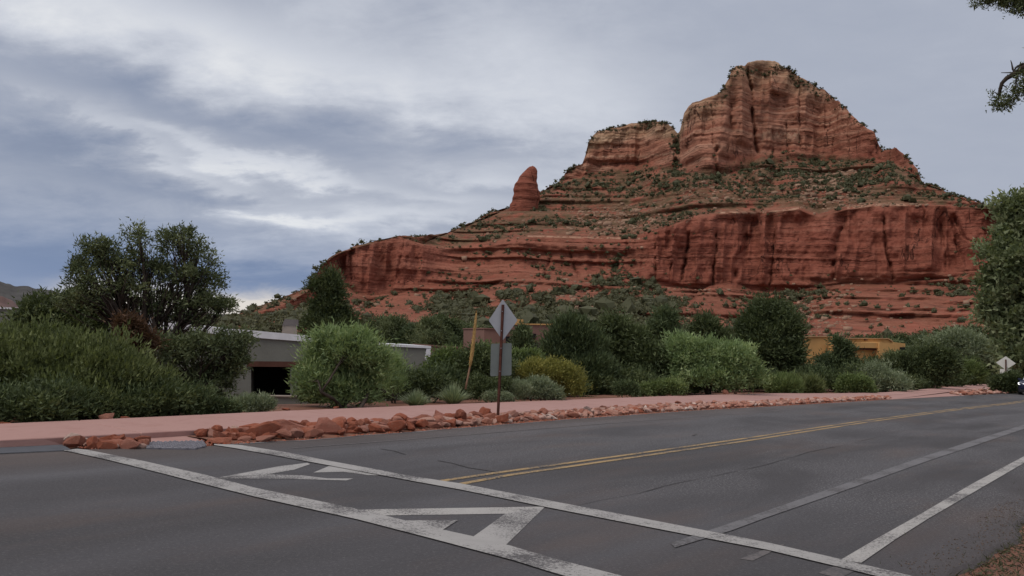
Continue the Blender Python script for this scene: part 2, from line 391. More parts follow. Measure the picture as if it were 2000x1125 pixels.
# ------------------------------------------------------------------ mesh helpers
def raw_mesh(name, V, faces_k, Fc, mats, attrs=None, smooth=False, mi=None):
    """V (n,3); Fc (m,k) same-size faces; fast"""
    me = bpy.data.meshes.new(name)
    V = np.asarray(V, dtype=np.float32); Fc = np.asarray(Fc, dtype=np.int32)
    me.vertices.add(len(V)); me.vertices.foreach_set('co', V.ravel())
    me.loops.add(Fc.size); me.loops.foreach_set('vertex_index', Fc.ravel())
    me.polygons.add(len(Fc))
    me.polygons.foreach_set('loop_start', np.arange(0, Fc.size, faces_k, dtype=np.int32))
    me.polygons.foreach_set('loop_total', np.full(len(Fc), faces_k, dtype=np.int32))
    for m_ in mats: me.materials.append(m_)
    if mi is not None: me.polygons.foreach_set('material_index', np.asarray(mi, dtype=np.int32))
    if smooth: me.polygons.foreach_set('use_smooth', np.ones(len(Fc), dtype=bool))
    me.update(calc_edges=True)
    for k, a in (attrs or {}).items():
        at_ = me.attributes.new(k, 'FLOAT', 'POINT'); at_.data.foreach_set('value', np.asarray(a, dtype=np.float32))
    return me
def py_mesh(name, V, Fc, m_, smooth=False):
    me = bpy.data.meshes.new(name); me.from_pydata([tuple(map(float, v)) for v in V], [], Fc)
    me.materials.append(m_)
    if smooth: me.polygons.foreach_set('use_smooth', np.ones(len(Fc), dtype=bool))
    me.update(); return me
def obj(name, me, parent=None, loc=(0, 0, 0), **kw):
    o = bpy.data.objects.new(name, me); COL.objects.link(o); o.location = loc
    if parent: o.parent = parent
    for k, v_ in kw.items(): o[k] = v_
    return o
def thing(name, label, cat, loc=(0, 0, 0), rz=0.0, group=None):
    o = bpy.data.objects.new(name, None); COL.objects.link(o); o.location = loc; o.rotation_euler = (0, 0, rz)
    o.empty_display_size = 0.2
    o['label'] = label; o['category'] = cat
    if group: o['group'] = group
    return o
def dup(root, loc, rz, scale, label, group=None):
    r = root.copy(); COL.objects.link(r); r.location = loc; r.rotation_euler = (0, 0, rz); r.scale = scale
    r['label'] = label
    if group: r['group'] = group
    elif 'group' in r: del r['group']
    for ch in root.children:
        c = ch.copy(); COL.objects.link(c); c.parent = r
        for g_ in ch.children:
            d = g_.copy(); COL.objects.link(d); d.parent = c
    return r
class MB:
    """collects simple solids into one mesh"""
    def __init__(s): s.V = []; s.F = []
    def add(s, V, Fc):
        n = len(s.V); s.V += [tuple(v_) for v_ in V]; s.F += [tuple(i + n for i in f) for f in Fc]; return s
    def box(s, x0, x1, y0, y1, z0, z1, bev=0.0):
        if bev:
            b = bev; ring = lambda z, i: [(x0 + i, y0 + i, z), (x1 - i, y0 + i, z), (x1 - i, y1 - i, z), (x0 + i, y1 - i, z)]
            V = ring(z0, 0) + ring(z1 - b, 0) + ring(z1, b)
            Fc = [(3, 2, 1, 0), (8, 9, 10, 11)]
            for k in (0, 4):
                for i in range(4): Fc.append((k + i, k + (i + 1) % 4, k + 4 + (i + 1) % 4, k + 4 + i))
            return s.add(V, Fc)
        V = [(x0, y0, z0), (x1, y0, z0), (x1, y1, z0), (x0, y1, z0), (x0, y0, z1), (x1, y0, z1), (x1, y1, z1), (x0, y1, z1)]
        return s.add(V, [(3, 2, 1, 0), (4, 5, 6, 7), (0, 1, 5, 4), (1, 2, 6, 5), (2, 3, 7, 6), (3, 0, 4, 7)])
    def tube(s, pts, rad, n=6, cap=True):
        pts = [np.array(p, float) for p in pts]; base = len(s.V); rings = []
        for i, p in enumerate(pts):
            d = pts[min(i + 1, len(pts) - 1)] - pts[max(i - 1, 0)]; d = d / (np.linalg.norm(d) + 1e-9)
            a = np.cross(d, (0.31, 0.17, 0.93) if abs(d[2]) < 0.9 else (1, 0.1, 0)); a /= np.linalg.norm(a); b = np.cross(d, a)
            r = rad[i] if hasattr(rad, '__len__') else rad
            for k in range(n):
                t = 2 * math.pi * k / n; s.V.append(tuple(p + (a * math.cos(t) + b * math.sin(t)) * r))
            rings.append(base + i * n)
        for i in range(len(pts) - 1):
            for k in range(n):
                s.F.append((rings[i] + k, rings[i] + (k + 1) % n, rings[i + 1] + (k + 1) % n, rings[i + 1] + k))
        if cap:
            s.F.append(tuple(rings[-1] + k for k in range(n))); s.F.append(tuple(rings[0] + k for k in reversed(range(n))))
        return s
    def prism(s, poly, z0, z1):
        n = len(poly); V = [(p[0], p[1], z0) for p in poly] + [(p[0], p[1], z1) for p in poly]
        return s.add(V, [tuple(reversed(range(n))), tuple(range(n, 2 * n))] + [(i, (i + 1) % n, n + (i + 1) % n, n + i) for i in range(n)])
    def build(s, name, m_, parent=None, smooth=False, **kw):
        me = py_mesh(name, s.V, s.F, m_, smooth)
        return obj(name, me, parent, **kw)

# numpy value noise
def _h(ix, iy, iz, seed):
    n = (ix * 374761393 + iy * 668265263 + iz * 2147483647 + seed * 974634777) & 0xFFFFFFFF
    n = ((n ^ (n >> 13)) * 1274126177) & 0xFFFFFFFF
    n = ((n ^ (n >> 15)) * 2246822519) & 0xFFFFFFFF
    return ((n ^ (n >> 16)) & 0xFFFF) / 65535.0
def vnoise(x, y, z=0.0, seed=0):
    x, y, z = np.broadcast_arrays(np.asarray(x, float), np.asarray(y, float), np.asarray(z, float))
    ix = np.floor(x).astype(np.int64); iy = np.floor(y).astype(np.int64); iz = np.floor(z).astype(np.int64)
    f = lambda t: t * t * t * (t * (t * 6 - 15) + 10)
    u, v_, w = f(x - ix), f(y - iy), f(z - iz); r = 0
    for a in (0, 1):
        for b in (0, 1):
            for c in (0, 1):
                r = r + _h(ix + a, iy + b, iz + c, seed) * (u if a else 1 - u) * (v_ if b else 1 - v_) * (w if c else 1 - w)
    return r * 2 - 1
def fbm(x, y, z=0.0, o=4, seed=0):
    r, a, t = 0, 1.0, 0
    for i in range(o):
        k = 2.03 ** i; r = r + a * vnoise(x * k, y * k, z * k, seed + i); t += a; a *= 0.5
    return r / t

# ------------------------------------------------------------------ road frame and terrain
RA = math.radians(51.0)
UD = np.array([math.cos(RA), math.sin(RA)]); VD = np.array([-math.sin(RA), math.cos(RA)])
def sstep(x, a, b):
    t = np.clip((x - a) / (b - a), 0, 1); return t * t * (3 - 2 * t)
def ground_z(x, y):
    x = np.asarray(x, float); y = np.asarray(y, float)
    v_ = x * VD[0] + y * VD[1]; r = np.hypot(x, y)
    z = -0.04 - 1.15 * sstep(v_, 17.5, 27.0) - 0.9 * sstep(r, 90, 260)
    z = z + 0.10 * fbm(x / 6, y / 6, o=3, seed=5) * sstep(v_, 17.0, 20.0)
    return z
def build_ground():
    rs = np.concatenate([[0.0], np.geomspace(0.6, 4000, 150)]); na = 220
    a = np.linspace(0, 2 * math.pi, na, endpoint=False)
    R_, A_ = np.meshgrid(rs, a, indexing='ij'); X = R_ * np.sin(A_); Y = R_ * np.cos(A_)
    Z = ground_z(X, Y); V = np.stack([X, Y, Z], -1).reshape(-1, 3)
    i, j = np.meshgrid(np.arange(len(rs) - 1), np.arange(na), indexing='ij'); j2 = (j + 1) % na
    Fc = np.stack([i * na + j, (i + 1) * na + j, (i + 1) * na + j2, i * na + j2], -1).reshape(-1, 4)[:, ::-1]
    obj('ground', raw_mesh('ground', V, 4, Fc, [M['soil']], smooth=True), kind='structure')
build_ground()

left_edge_px = [(0, 886), (60, 883), (130, 879), (180, 877), (270, 876), (380, 873), (430, 869), (500, 865), (620, 858), (700, 851), (800, 844), (900, 836), (1000, 828), (1100, 820), (1200, 813), (1300, 806), (1400, 799.5), (1500, 794), (1620, 787), (1740, 780), (1870, 773), (1960, 768.5)]
LE = [gp(*p) for p in left_edge_px]
LE = [LE[0] - UD * 40, LE[0] - UD * 10] + LE + [LE[-1] + UD * 60, LE[-1] + UD * 260]
def at_u(poly, u):
    us = np.array([p @ UD for p in poly]); vs = np.array([p @ VD for p in poly])
    o = np.argsort(us); return np.interp(u, us[o], vs[o])
def uv(u, v_): return UD * u + VD * v_
re1, re2 = gp(1885, 1110), gp(2000, 985)
RV = min(re1 @ VD, re2 @ VD)
def right_v(u): return (re1 @ VD) + 0.06 * math.sin(u * 1.7) + 0.04 * math.sin(u * 4.1)
def build_road():
    us = np.concatenate([np.arange(-45, 90, 0.4), np.arange(90, 330, 6.0)])
    V, Fc = [], []; k = 9
    for u in us:
        a, b = right_v(u), at_u(LE, u) + 0.03 * math.sin(u * 2.3)
        for j in range(k): p = uv(u, a + (b - a) * j / (k - 1)); V.append((p[0], p[1], 0.0))
    for i in range(len(us) - 1):
        for j in range(k - 1): q = i * k + j; Fc.append((q, q + k, q + k + 1, q + 1))
    # thickness of the asphalt at the verge
    n0 = len(V)
    for i, u in enumerate(us): p = uv(u, right_v(u) - 0.10); V.append((p[0], p[1], -0.06))
    for i in range(len(us) - 1): Fc.append((n0 + i, n0 + i + 1, (i + 1) * k, i * k))
    obj('road', py_mesh('road', V, Fc, M['asphalt']), kind='structure')
build_road()

def px_poly(name, pts, m_, z, **kw):
    P = [gp(*p) for p in pts]
    V = [(p[0], p[1], z) for p in P]
    bm = bmesh.new(); vs = [bm.verts.new(v_) for v_ in V]; f = bm.faces.new(vs)
    if f.normal.z < 0: pass
    bmesh.ops.triangulate(bm, faces=[f]); bmesh.ops.recalc_face_normals(bm, faces=bm.faces)
    for f in bm.faces:
        f.normal_update()
        if f.normal.z < 0: f.normal_flip()
    me = bpy.data.meshes.new(name); bm.to_mesh(me); bm.free(); me.materials.append(m_)
    return obj(name, me, None, **kw)
def strip_xy(name, P, w, m_, z, ragged=0.0, seed=0, **kw):
    P = [np.array(p, float) for p in P]; V, Fc = [], []; rr = random.Random(seed)
    Q = []
    for a, b in zip(P[:-1], P[1:]):
        n = max(1, int(np.linalg.norm(b - a) / 0.35)) if ragged else 1
        Q += [a + (b - a) * i / n for i in range(n)]
    Q.append(P[-1])
    for i, p in enumerate(Q):
        d = Q[min(i + 1, len(Q) - 1)] - Q[max(i - 1, 0)]; d /= np.linalg.norm(d); n = np.array([-d[1], d[0]])
        w1 = w / 2 * (1 + ragged * rr.uniform(-1, 1)); w2 = w / 2 * (1 + ragged * rr.uniform(-1, 1))
        off = n * w * ragged * rr.uniform(-1, 1)
        V += [tuple(p + off - n * w1) + (z,), tuple(p + off + n * w2) + (z,)]
    for i in range(len(Q) - 1): Fc.append((2 * i, 2 * i + 2, 2 * i + 3, 2 * i + 1))
    return obj(name, py_mesh(name, V, Fc, m_), None, **kw)

K = dict(kind='structure')
# crossing lines, traced as bands on the ground
A_up = [(125, 881), (150, 878), (170, 880), (280, 902), (400, 929), (500, 955), (700, 996.5), (850, 1033), (1000, 1069), (1080, 1093), (1240, 1134)]
A_lo = [(125, 882), (140, 884), (220, 902), (310, 924.5), (400, 947.6), (500, 972.5), (700, 1017), (850, 1056), (1000, 1096), (1080, 1121), (1180, 1150)]
def band(name, up, lo, m_, z):
    V = [tuple(gp(*p)) + (z,) for p in up] + [tuple(gp(*p)) + (z,) for p in lo]; n = len(up)
    Fc = [(i, n + i, n + i + 1, i + 1) for i in range(n - 1)]
    return obj(name, py_mesh(name, V, Fc, m_), None, kind='structure')
band('crossing_line', A_up, A_lo, M['paint'], 0.012)
B_up = [(418, 868.5), (470, 870.5), (560, 885), (640, 901), (720, 915.5), (800, 931), (900, 946), (1060, 977), (1300, 1023), (1500, 1062), (1640, 1094), (1800, 1132)]
B_lo = [(418, 870.5), (455, 876), (560, 895), (640, 910), (720, 925), (800, 940), (900, 958), (1060, 991), (1300, 1038), (1500, 1076.5), (1640, 1110), (1750, 1137)]
band('crossing_line', B_up, B_lo, M['paint'], 0.012)
mk = 'road_arrow_marking'
px_poly(mk, [(690, 996), (1065, 990), (987, 1004), (740, 1007.6)], M['paint_new'], 0.004, **K)
px_poly(mk, [(1065, 990), (985, 1068), (924, 1049), (987, 1004)], M['paint'], 0.004, **K)
px_poly(mk, [(740, 1007.6), (792, 1018), (895, 1017), (865, 1036), (924, 1049), (985, 1068), (980, 1075), (860, 1048), (740, 1018), (690, 1000)], M['paint'], 0.008, **K)
px_poly(mk, [(422, 934), (546, 911), (600, 904.5), (606, 907), (574, 918), (522, 927)], M['paint'], 0.004, **K)
px_poly(mk, [(422, 935), (522, 927.2), (590, 929), (640, 935), (690, 935), (676, 939), (640, 938), (560, 935.8)], M['paint'], 0.004, **K)
px_poly(mk, [(612, 923.5), (642, 911), (690, 915), (740, 929), (720, 928.5), (670, 922)], M['paint'], 0.004, **K)
band('bike_lane_line', [(1310, 1062), (1412, 1028), (1500, 998), (1640, 949), (1780, 900.5), (1900, 861), (2000, 830), (2150, 786)], [(1318, 1071), (1430, 1037), (1500, 1011), (1640, 962.5), (1812, 901), (1900, 872), (2000, 838), (2150, 792)], M['paint_faded'], 0.008)
band('road_edge_line', [(1642, 1095), (1720, 1049), (1800, 1004), (1900, 945), (2000, 892), (2100, 842)], [(1682, 1101), (1750, 1054), (1815, 1013), (1928, 947), (2000, 905), (2110, 848)], M['paint_new'], 0.008)
px_poly('ghost_road_marking', [(1598, 1120), (1650, 1098), (1690, 1106), (1640, 1130)], M['paint_ghost'], 0.004, **K)
px_poly('ghost_road_marking', [(1445, 1092), (1505, 1070), (1535, 1062), (1500, 1082), (1470, 1096)], M['paint_ghost'], 0.004, **K)
cy = [(878, 942), (980, 926.5), (1080, 912.5), (1240, 890), (1450, 860), (1600, 837), (1700, 822), (1850, 802), (1970, 788)]
CYL = [gp(*p) for p in cy]; CYL.append(CYL[-1] + UD * 80)
def offs(P, d):
    out = []
    for i, p in enumerate(P):
        t = P[min(i + 1, len(P) - 1)] - P[max(i - 1, 0)]; t = t / np.linalg.norm(t); out.append(p + np.array([-t[1], t[0]]) * d)
    return out
strip_xy('yellow_centre_line', offs(CYL, 0.115), 0.105, M['yellow'], 0.006, 0.03, 1, **K)
strip_xy('yellow_centre_line', offs([gp(902, 945.5) + VD * 0.12] + CYL[1:], -0.115), 0.105, M['yellow'], 0.006, 0.03, 2, **K)
strip_xy('pavement_seam', [gp(570, 876), gp(800, 858.5), gp(1100, 834), gp(1400, 811), gp(1720, 787)], 0.055, M['paint_ghost'], 0.005, 0.25, 4, **K)
strip_xy('pavement_edge_line', [p - VD * 0.05 for p in LE[8:19]], 0.07, M['paint_faded'], 0.005, 0.5, 5, **K)
strip_xy('pavement_edge_line', [gp(-60, 890), gp(0, 887), gp(145, 880)], 0.05, M['paint_faded'], 0.005, 0.1, 6, **K)
strip_xy('road_crack', [gp(*p) for p in [(1112, 992), (1170, 978), (1240, 965), (1300, 950), (1352, 938), (1404, 928), (1488, 910), (1530, 899), (1580, 883), (1638, 872), (1720, 853)]], 0.012, M['crack'], 0.005, 1.2, 7, **K)
strip_xy('road_crack', [gp(*p) for p in [(856, 900), (885, 905), (916, 914), (968, 922)]], 0.03, M['crack'], 0.005, 0.8, 8, **K)
strip_xy('road_crack', [gp(*p) for p in [(745, 877), (770, 881), (792, 888)]], 0.03, M['crack'], 0.005, 0.8, 9, **K)
strip_xy('road_crack', [gp(*p) for p in [(1352, 852), (1362, 849), (1372, 850)]], 0.03, M['crack'], 0.005, 0.8, 10, **K)

# sidewalk: slabs in a bent strip
back_px = [(0, 828), (200, 818.5), (400, 809.5), (560, 802), (700, 796.5), (900, 788.5), (1100, 781), (1300, 773.5), (1500, 768), (1650, 768), (1730, 766), (1790, 761), (1850, 756), (1900, 751), (1960, 748.5)]
front_px = [(0, 860), (90, 857), (190, 849), (280, 845), (396, 840), (440, 837.3), (590, 828), (720, 821), (800, 815.5), (950, 807), (1100, 800), (1300, 787.5), (1500, 781.5), (1620, 777.5), (1710, 773.5), (1790, 768), (1900, 760), (1960, 757)]
SZ = 0.11
BE = [gp(*p, SZ) for p in back_px]; FE = [gp(*p, SZ) for p in front_px]
BE = [BE[0] - UD * 30] + BE + [BE[-1] + UD * 60]; FE = [FE[0] - UD * 30] + FE + [FE[-1] + UD * 60]
def build_walk():
    root = bpy.data.objects.new('sidewalk', None); COL.objects.link(root); root['kind'] = 'structure'
    u = -22.0; i = 0
    while u < 95:
        L = 2.4; g_ = 0.012; a, b = u + g_, u + L - g_
        q = [(a, at_u(FE, a)), (b, at_u(FE, b)), (b, at_u(BE, b)), (a, at_u(BE, a))]
        P = [uv(*t) for t in q]; c = sum(P) / 4; bev = 0.012
        P2 = [p + (c - p) / np.linalg.norm(c - p) * bev * 1.4 for p in P]
        V = [tuple(p) + (-0.10,) for p in P] + [tuple(p) + (SZ - bev,) for p in P] + [tuple(p) + (SZ,) for p in P2]
        Fc = [(8, 9, 10, 11)] + [(k + j, k + (j + 1) % 4, k + 4 + (j + 1) % 4, k + 4 + j) for k in (0, 4) for j in range(4)]
        obj('slab', py_mesh('slab', V, Fc, M['pink']), root); u += L; i += 1
build_walk()
# pale concrete aprons between sidewalk and road
def ramp_poly(name, pts, m_):
    """pts: (x, y, z) pixels with height; a slab with a sloping top"""
    P = [tuple(gp(x, y, z)) + (z,) for x, y, z in pts]; n = len(P)
    V = P + [(p[0], p[1], -0.15) for p in P]
    Fc = [tuple(range(n))] + [(i, n + i, n + (i + 1) % n, (i + 1) % n) for i in range(n)]
    me = py_mesh(name, V, Fc, m_)
    bm = bmesh.new(); bm.from_mesh(me); bmesh.ops.recalc_face_normals(bm, faces=bm.faces); bm.to_mesh(me); bm.free()
    return obj(name, me, None, kind='structure')
ramp_poly('kerb_ramp', [(-120, 879, 0.02), (122, 868, 0.02), (86, 857.5, SZ - 0.004), (-120, 866, SZ - 0.004)], M['pink'])
ramp_poly('kerb_ramp', [(215, 867, 0.012), (398, 862.5, 0.012), (372, 851, 0.02), (215, 855, 0.02)], M['pink'])
ramp_poly('driveway_apron', [(1716, 778.5, 0.02), (1742, 780, 0.006), (1800, 776.8, 0.006), (1885, 772.4, 0.006), (1856, 765.8, 0.03), (1880, 762.0, SZ - 0.004), (1790, 768.3, SZ - 0.004), (1712, 774.2, SZ - 0.004)], M['pink'])
ramp_poly('tactile_strip', [(-120, 891, 0.012), (140, 878.5, 0.012), (122, 868.3, 0.022), (-120, 879.3, 0.022)], M['mat_dark'])
def tactile_domes():
    t = bpy.data.objects.new('tactile_paving', None); COL.objects.link(t)
    t['label'] = 'grey patch of raised tactile bumps at the foot of the kerb ramp'; t['category'] = 'tactile paving'
    q = [gp(282, 864, 0.02), gp(396, 861.5, 0.02), gp(402, 870.5, 0.02), gp(380, 876, 0.02), gp(286, 874.5, 0.02)]
    mb = MB().prism(q if True else q, -0.05, 0.022); o = mb.build('base_plate', M['dome_grey'], t)
    bm = bmesh.new(); bm.from_mesh(o.data); bmesh.ops.recalc_face_normals(bm, faces=bm.faces); bm.to_mesh(o.data); bm.free()
    d = MB(); us = [p @ UD for p in q]; vs = [p @ VD for p in q]
    from math import cos, sin
    u = min(us)
    def inside(p):
        s_ = 0
        for i in range(len(q)):
            a, b = q[i], q[(i + 1) % len(q)]; cr = (b[0] - a[0]) * (p[1] - a[1]) - (b[1] - a[1]) * (p[0] - a[0])
            s_ += 1 if cr > 0 else -1
        return abs(s_) == len(q)
    while u < max(us):
        v_ = min(vs)
        while v_ < max(vs):
            p = uv(u, v_)
            if inside(p):
                n = 6
                V = [(p[0] + 0.028 * cos(k * 1.047), p[1] + 0.028 * sin(k * 1.047), 0.022) for k in range(n)] + [(p[0] + 0.016 * cos(k * 1.047), p[1] + 0.016 * sin(k * 1.047), 0.040) for k in range(n)]
                d.add(V, [tuple(range(n, 2 * n))] + [(k, (k + 1) % n, n + (k + 1) % n, n + k) for k in range(n)])
            v_ += 0.075
        u += 0.075
    d.build('raised_bumps', M['dome_grey'], t, kind='stuff')
tactile_domes()

# ------------------------------------------------------------------ butte
def feat(pts, azg):
    A = np.array([azel(*p) for p in pts]); o = np.argsort(A[:, 0]); return np.interp(azg, A[o, 0], A[o, 1])
SKY = [(330, 636), (440, 626), (470, 610), (500, 599), (530, 589), (560, 578), (590, 569), (607, 562), (612, 552), (618, 538), (628, 520), (640, 508), (665, 492), (690, 484), (715, 478), (735, 471), (755, 470), (775, 461), (800, 460), (812, 463), (840, 460), (870, 457), (900, 446), (930, 432), (945, 424), (960, 415), (985, 407), (1000, 405), (1030, 400), (1055, 378), (1080, 363), (1090, 357), (1097, 350), (1104, 338), (1112, 330), (1130, 323), (1137, 320), (1143, 303), (1146, 290), (1150, 276), (1158, 264), (1167, 257), (1200, 249), (1240, 242), (1280, 237), (1305, 241), (1314, 248), (1320, 258), (1324, 262), (1328, 257), (1332, 240), (1336, 222), (1343, 212), (1352, 204), (1370, 196), (1385, 191), (1400, 185), (1410, 175), (1418, 162), (1425, 150), (1429, 133), (1438, 129), (1455, 128), (1460, 122), (1480, 118), (1500, 116), (1520, 121), (1530, 130), (1545, 137), (1553, 146), (1570, 153), (1590, 168), (1610, 176), (1625, 190), (1640, 197), (1650, 207), (1646, 214), (1660, 222), (1680, 240), (1695, 252), (1708, 258), (1711, 268), (1716, 282), (1724, 293), (1735, 292), (1750, 290), (1758, 297), (1770, 305), (1782, 318), (1792, 330), (1794, 342), (1800, 358), (1830, 368), (1860, 379), (1900, 393), (1935, 401), (1990, 414), (2060, 430), (2200, 480), (2400, 600)]
UB = [(440, 625.5), (1000, 404.5), (1055, 378), (1080, 364), (1095, 354), (1130, 348), (1150, 345), (1200, 338), (1260, 330), (1320, 335), (1360, 343), (1400, 346), (1440, 334), (1490, 325), (1540, 314), (1600, 312), (1700, 316), (1740, 320), (1770, 338), (1798, 359), (1830, 368.5), (2400, 601)]
LT = [(330, 640), (440, 628), (560, 592), (600, 570), (614, 545), (626, 524), (640, 509), (690, 485), (740, 472), (780, 463), (830, 478), (870, 486), (900, 482), (960, 474), (1040, 463), (1150, 462), (1230, 464), (1270, 452), (1330, 436), (1350, 424), (1430, 416), (1520, 412), (1560, 409), (1600, 424), (1650, 410), (1700, 403), (1800, 401), (1880, 404), (1935, 410), (2060, 440), (2200, 500), (2400, 620)]
LB = [(330, 642), (440, 632), (560, 610), (612, 590), (640, 572), (680, 560), (720, 588), (760, 578), (800, 566), (850, 570), (900, 572), (960, 556), (1000, 545), (1080, 540), (1150, 545), (1220, 542), (1290, 550), (1340, 556), (1400, 568), (1440, 572), (1500, 570), (1560, 562), (1600, 556), (1650, 548), (1750, 549), (1850, 542), (1900, 532), (2060, 540), (2200, 570), (2400, 640)]
P1 = [(330, 645), (440, 642), (2400, 735)]
P1 = [(x, HY + SL * (x - 1000) - 12) for x in (330, 700, 1000, 1500, 2000, 2400)]
NAZ = 1340
a0, a1 = azel(385, 640)[0], azel(2330, 640)[0]
AZ = np.linspace(a0, a1, NAZ)
tS, tUB, tLT, tLB, tP = [feat(f, AZ) for f in (SKY, UB, LT, LB, P1)]
tLB = np.maximum(tLB, tP + 0.001); tLT = np.maximum(tLT, tLB + 0.001); tUB = np.maximum(tUB, tLT + 0.001); tS = np.maximum(tS, tUB + 0.001)
sm = lambda a, k: np.convolve(np.pad(a, k, mode='edge'), np.ones(2 * k + 1) / (2 * k + 1), 'valid')
rF = np.full(NAZ, 165.0); rP = 245 + 12 * fbm(AZ * 8, 0 * AZ, seed=3)
rLB = 405 + 16 * fbm(AZ * 7, 0 * AZ + 3, seed=8, o=3)
rLB = rLB - 60 * sstep(-AZ, 0.18, 0.30)
zat = lambda r, t: CH + r * t
azx = lambda x: azel(x, 520)[0]
mid = sstep(AZ, azx(800), azx(900)) * (1 - sstep(AZ, azx(1225), azx(1300)))
rLT = rLB + sm(0.14 + 1.0 * mid, 14) * (tLT - tLB) * rLB + 3
rUB = rLT + sm((tUB - tLT) * 1650 * 1.25, 12) + 2
rS = rUB + sm(0.16 * (tS - tUB) * rUB, 6) + 3
NR = (14, 66, 96, 78, 118, 4, 12)
rows = []   # each: (r, z, zone, cliff, shape)
def seg(n, ra, ta, rb, tb, seg_id, shape=1.0, last=False):
    for i in range(n):
        f = i / n; fr = f ** shape
        r = ra + (rb - ra) * fr; za, zb = zat(ra, ta), zat(rb, tb)
        # keep the line of sight monotonous: interpolate the sight angle, not the height
        t = ta + (tb - ta) * f
        rows.append((r, CH + r * t, np.full(NAZ, seg_id + f)))
tF = (-3.4 - CH) / rF
seg(NR[0], rF, tF, rP, tP, 0)
seg(NR[1], rP, tP, rLB, tLB, 1)
seg(NR[2], rLB, tLB, rLT, tLT, 2, 1.6)
seg(NR[3], rLT, tLT, rUB, tUB, 3)
seg(NR[4], rUB, tUB, rS, tS, 4, 2.2)
zS = zat(rS, tS)
seg(NR[5], rS, tS, rS + 10, (zS - 1.5 - CH) / (rS + 10), 5)
rB = rS + 420
seg(NR[6], rS + 10, (zS - 1.5 - CH) / (rS + 10), rB, (0 * rB - 6 - CH) / rB, 6)
rows.append((rB, np.full(NAZ, -6.0), np.full(NAZ, 7.0)))
BR = np.array([x[0] for x in rows]); BZ = np.array([x[1] for x in rows]); BSEG = np.array([x[2] for x in rows]); NRW = len(rows)
BA = np.broadcast_to(AZ, BR.shape).copy()
BTE = (BZ - CH) / BR
def bumpmask(a, b, e=0.12): return sstep(BSEG, a - e, a + e) * (1 - sstep(BSEG, b - e, b + e))
low_c = sstep(BSEG, 2.0, 2.20) * (1 - sstep(BSEG, 2.9, 3.05))
hc = ((tLT - tLB) * rLB); hu = ((tS - tUB) * rUB)
low_c = low_c * np.clip(hc / 14, 0, 1) * (1 - 0.72 * mid)
up_c = sstep(BSEG, 4.0, 4.16) * (1 - sstep(BSEG, 5.0, 5.2)) * np.clip(hu / 12, 0, 1)
CLF = np.clip(low_c + up_c, 0, 1)
s_ = BA * 480.0
set_back = 6.0 * sstep(BSEG, 2.0, 2.25) * np.clip(hc / 14, 0, 1) + 5.0 * sstep(BSEG, 4.0, 4.2) * np.clip(hu / 12, 0, 1)
BR = BR + set_back; BZ = np.where(BSEG <= 5.0, CH + BTE * BR, BZ)
D = np.zeros_like(BR)
# buttresses and alcoves
zwob = BZ * 0.012
D += CLF * (7.5 * fbm(s_ / 34, zwob, o=2, seed=21) + 3.5 * (1 - 2 * np.abs(vnoise(s_ / 12, zwob * 1.6, seed=22))) + 1.6 * (1 - 2 * np.abs(vnoise(s_ / 4.6, BZ * 0.05, seed=23))) + 1.3 * fbm(s_ / 2.6, BZ / 4, o=4, seed=24) + 2.0 * np.tanh(4 * fbm(s_ / 9, BZ / 16, o=2, seed=25)))
tap = np.ones_like(D)
tap *= 1 - 0.85 * np.exp(-((BSEG - 5) / 0.06) ** 2)
# strata ledges
zz = BZ + 2.2 * fbm(s_ / 70, BZ * 0.01, o=2, seed=31)
st = lambda p, sd: np.tanh(2.6 * vnoise(zz / p, s_ / 160, seed=sd))
slope = np.clip(1 - CLF, 0, 1) * sstep(BSEG, 0.9, 1.4) * (1 - sstep(BSEG, 4.9, 5.0))
D += CLF * (0.55 * st(5.2, 33) + 0.4 * st(2.3, 34) + 0.3 * st(1.1, 35)) * (0.4 + 0.9 * np.clip(0.5 + 1.2 * fbm(s_ / 40, BZ / 25, o=2, seed=38), 0, 1))
upstr = up_c * sstep(-BA, -0.235, -0.20)       # the left tower is strongly layered
D += upstr * (2.2 * st(6.5, 36) + 1.3 * st(3.1, 37))
slope = slope * (1 - np.exp(-((BSEG - 3.02) / 0.14) ** 2)) * (1 - np.exp(-((BSEG - 4.0) / 0.08) ** 2))
slick = slope * (BSEG < 2) * sstep(BA, 0.02, 0.12)
D += slick * (3.4 * np.tanh(5 * vnoise(zz / 2.6, s_ / 90, seed=47)) + 1.6 * np.tanh(5 * vnoise(zz / 1.3, s_ / 60, seed=48)))
D += slope * (3.6 * st(5.0, 41) + 2.2 * st(2.1, 42) + 6 * fbm(s_ / 45, BZ / 40, o=3, seed=43) + 1.3 * fbm(s_ / 7, BZ / 3, o=3, seed=44))
# the left shoulder: slabby ledges instead of one clean face
lf = sstep(BSEG, 2.0, 2.1) * (1 - sstep(BSEG, 2.9, 3.0)) * np.clip(hc / 14, 0, 1) * mid
D += lf * (2.4 * st(4.4, 45) + 2.6 * fbm(s_ / 16, BZ / 6, o=3, seed=46))
# slickrock mounds at the foot of the cliff
def mound(x, y, rx, ry, d):
    a, t = azel(x, y)
    q = ((BA - a) / (rx / F)) ** 2 + ((BTE - t) / (ry / F)) ** 2
    return d * np.clip(1 - q, 0, 1) ** 0.6
for q in [(1420, 588, 62, 34, 14), (1325, 612, 66, 30, 17), (1390, 640, 60, 22, 14), (1100, 585, 50, 22, 6), (960, 620, 40, 14, 6), (1700, 590, 120, 26, 7), (1840, 600, 90, 24, 7), (1300, 350, 60, 30, 5), (1488, 335, 24, 34, 14), (1760, 345, 40, 30, 6), (1370, 325, 34, 60, 6)]:
    D += mound(*q)
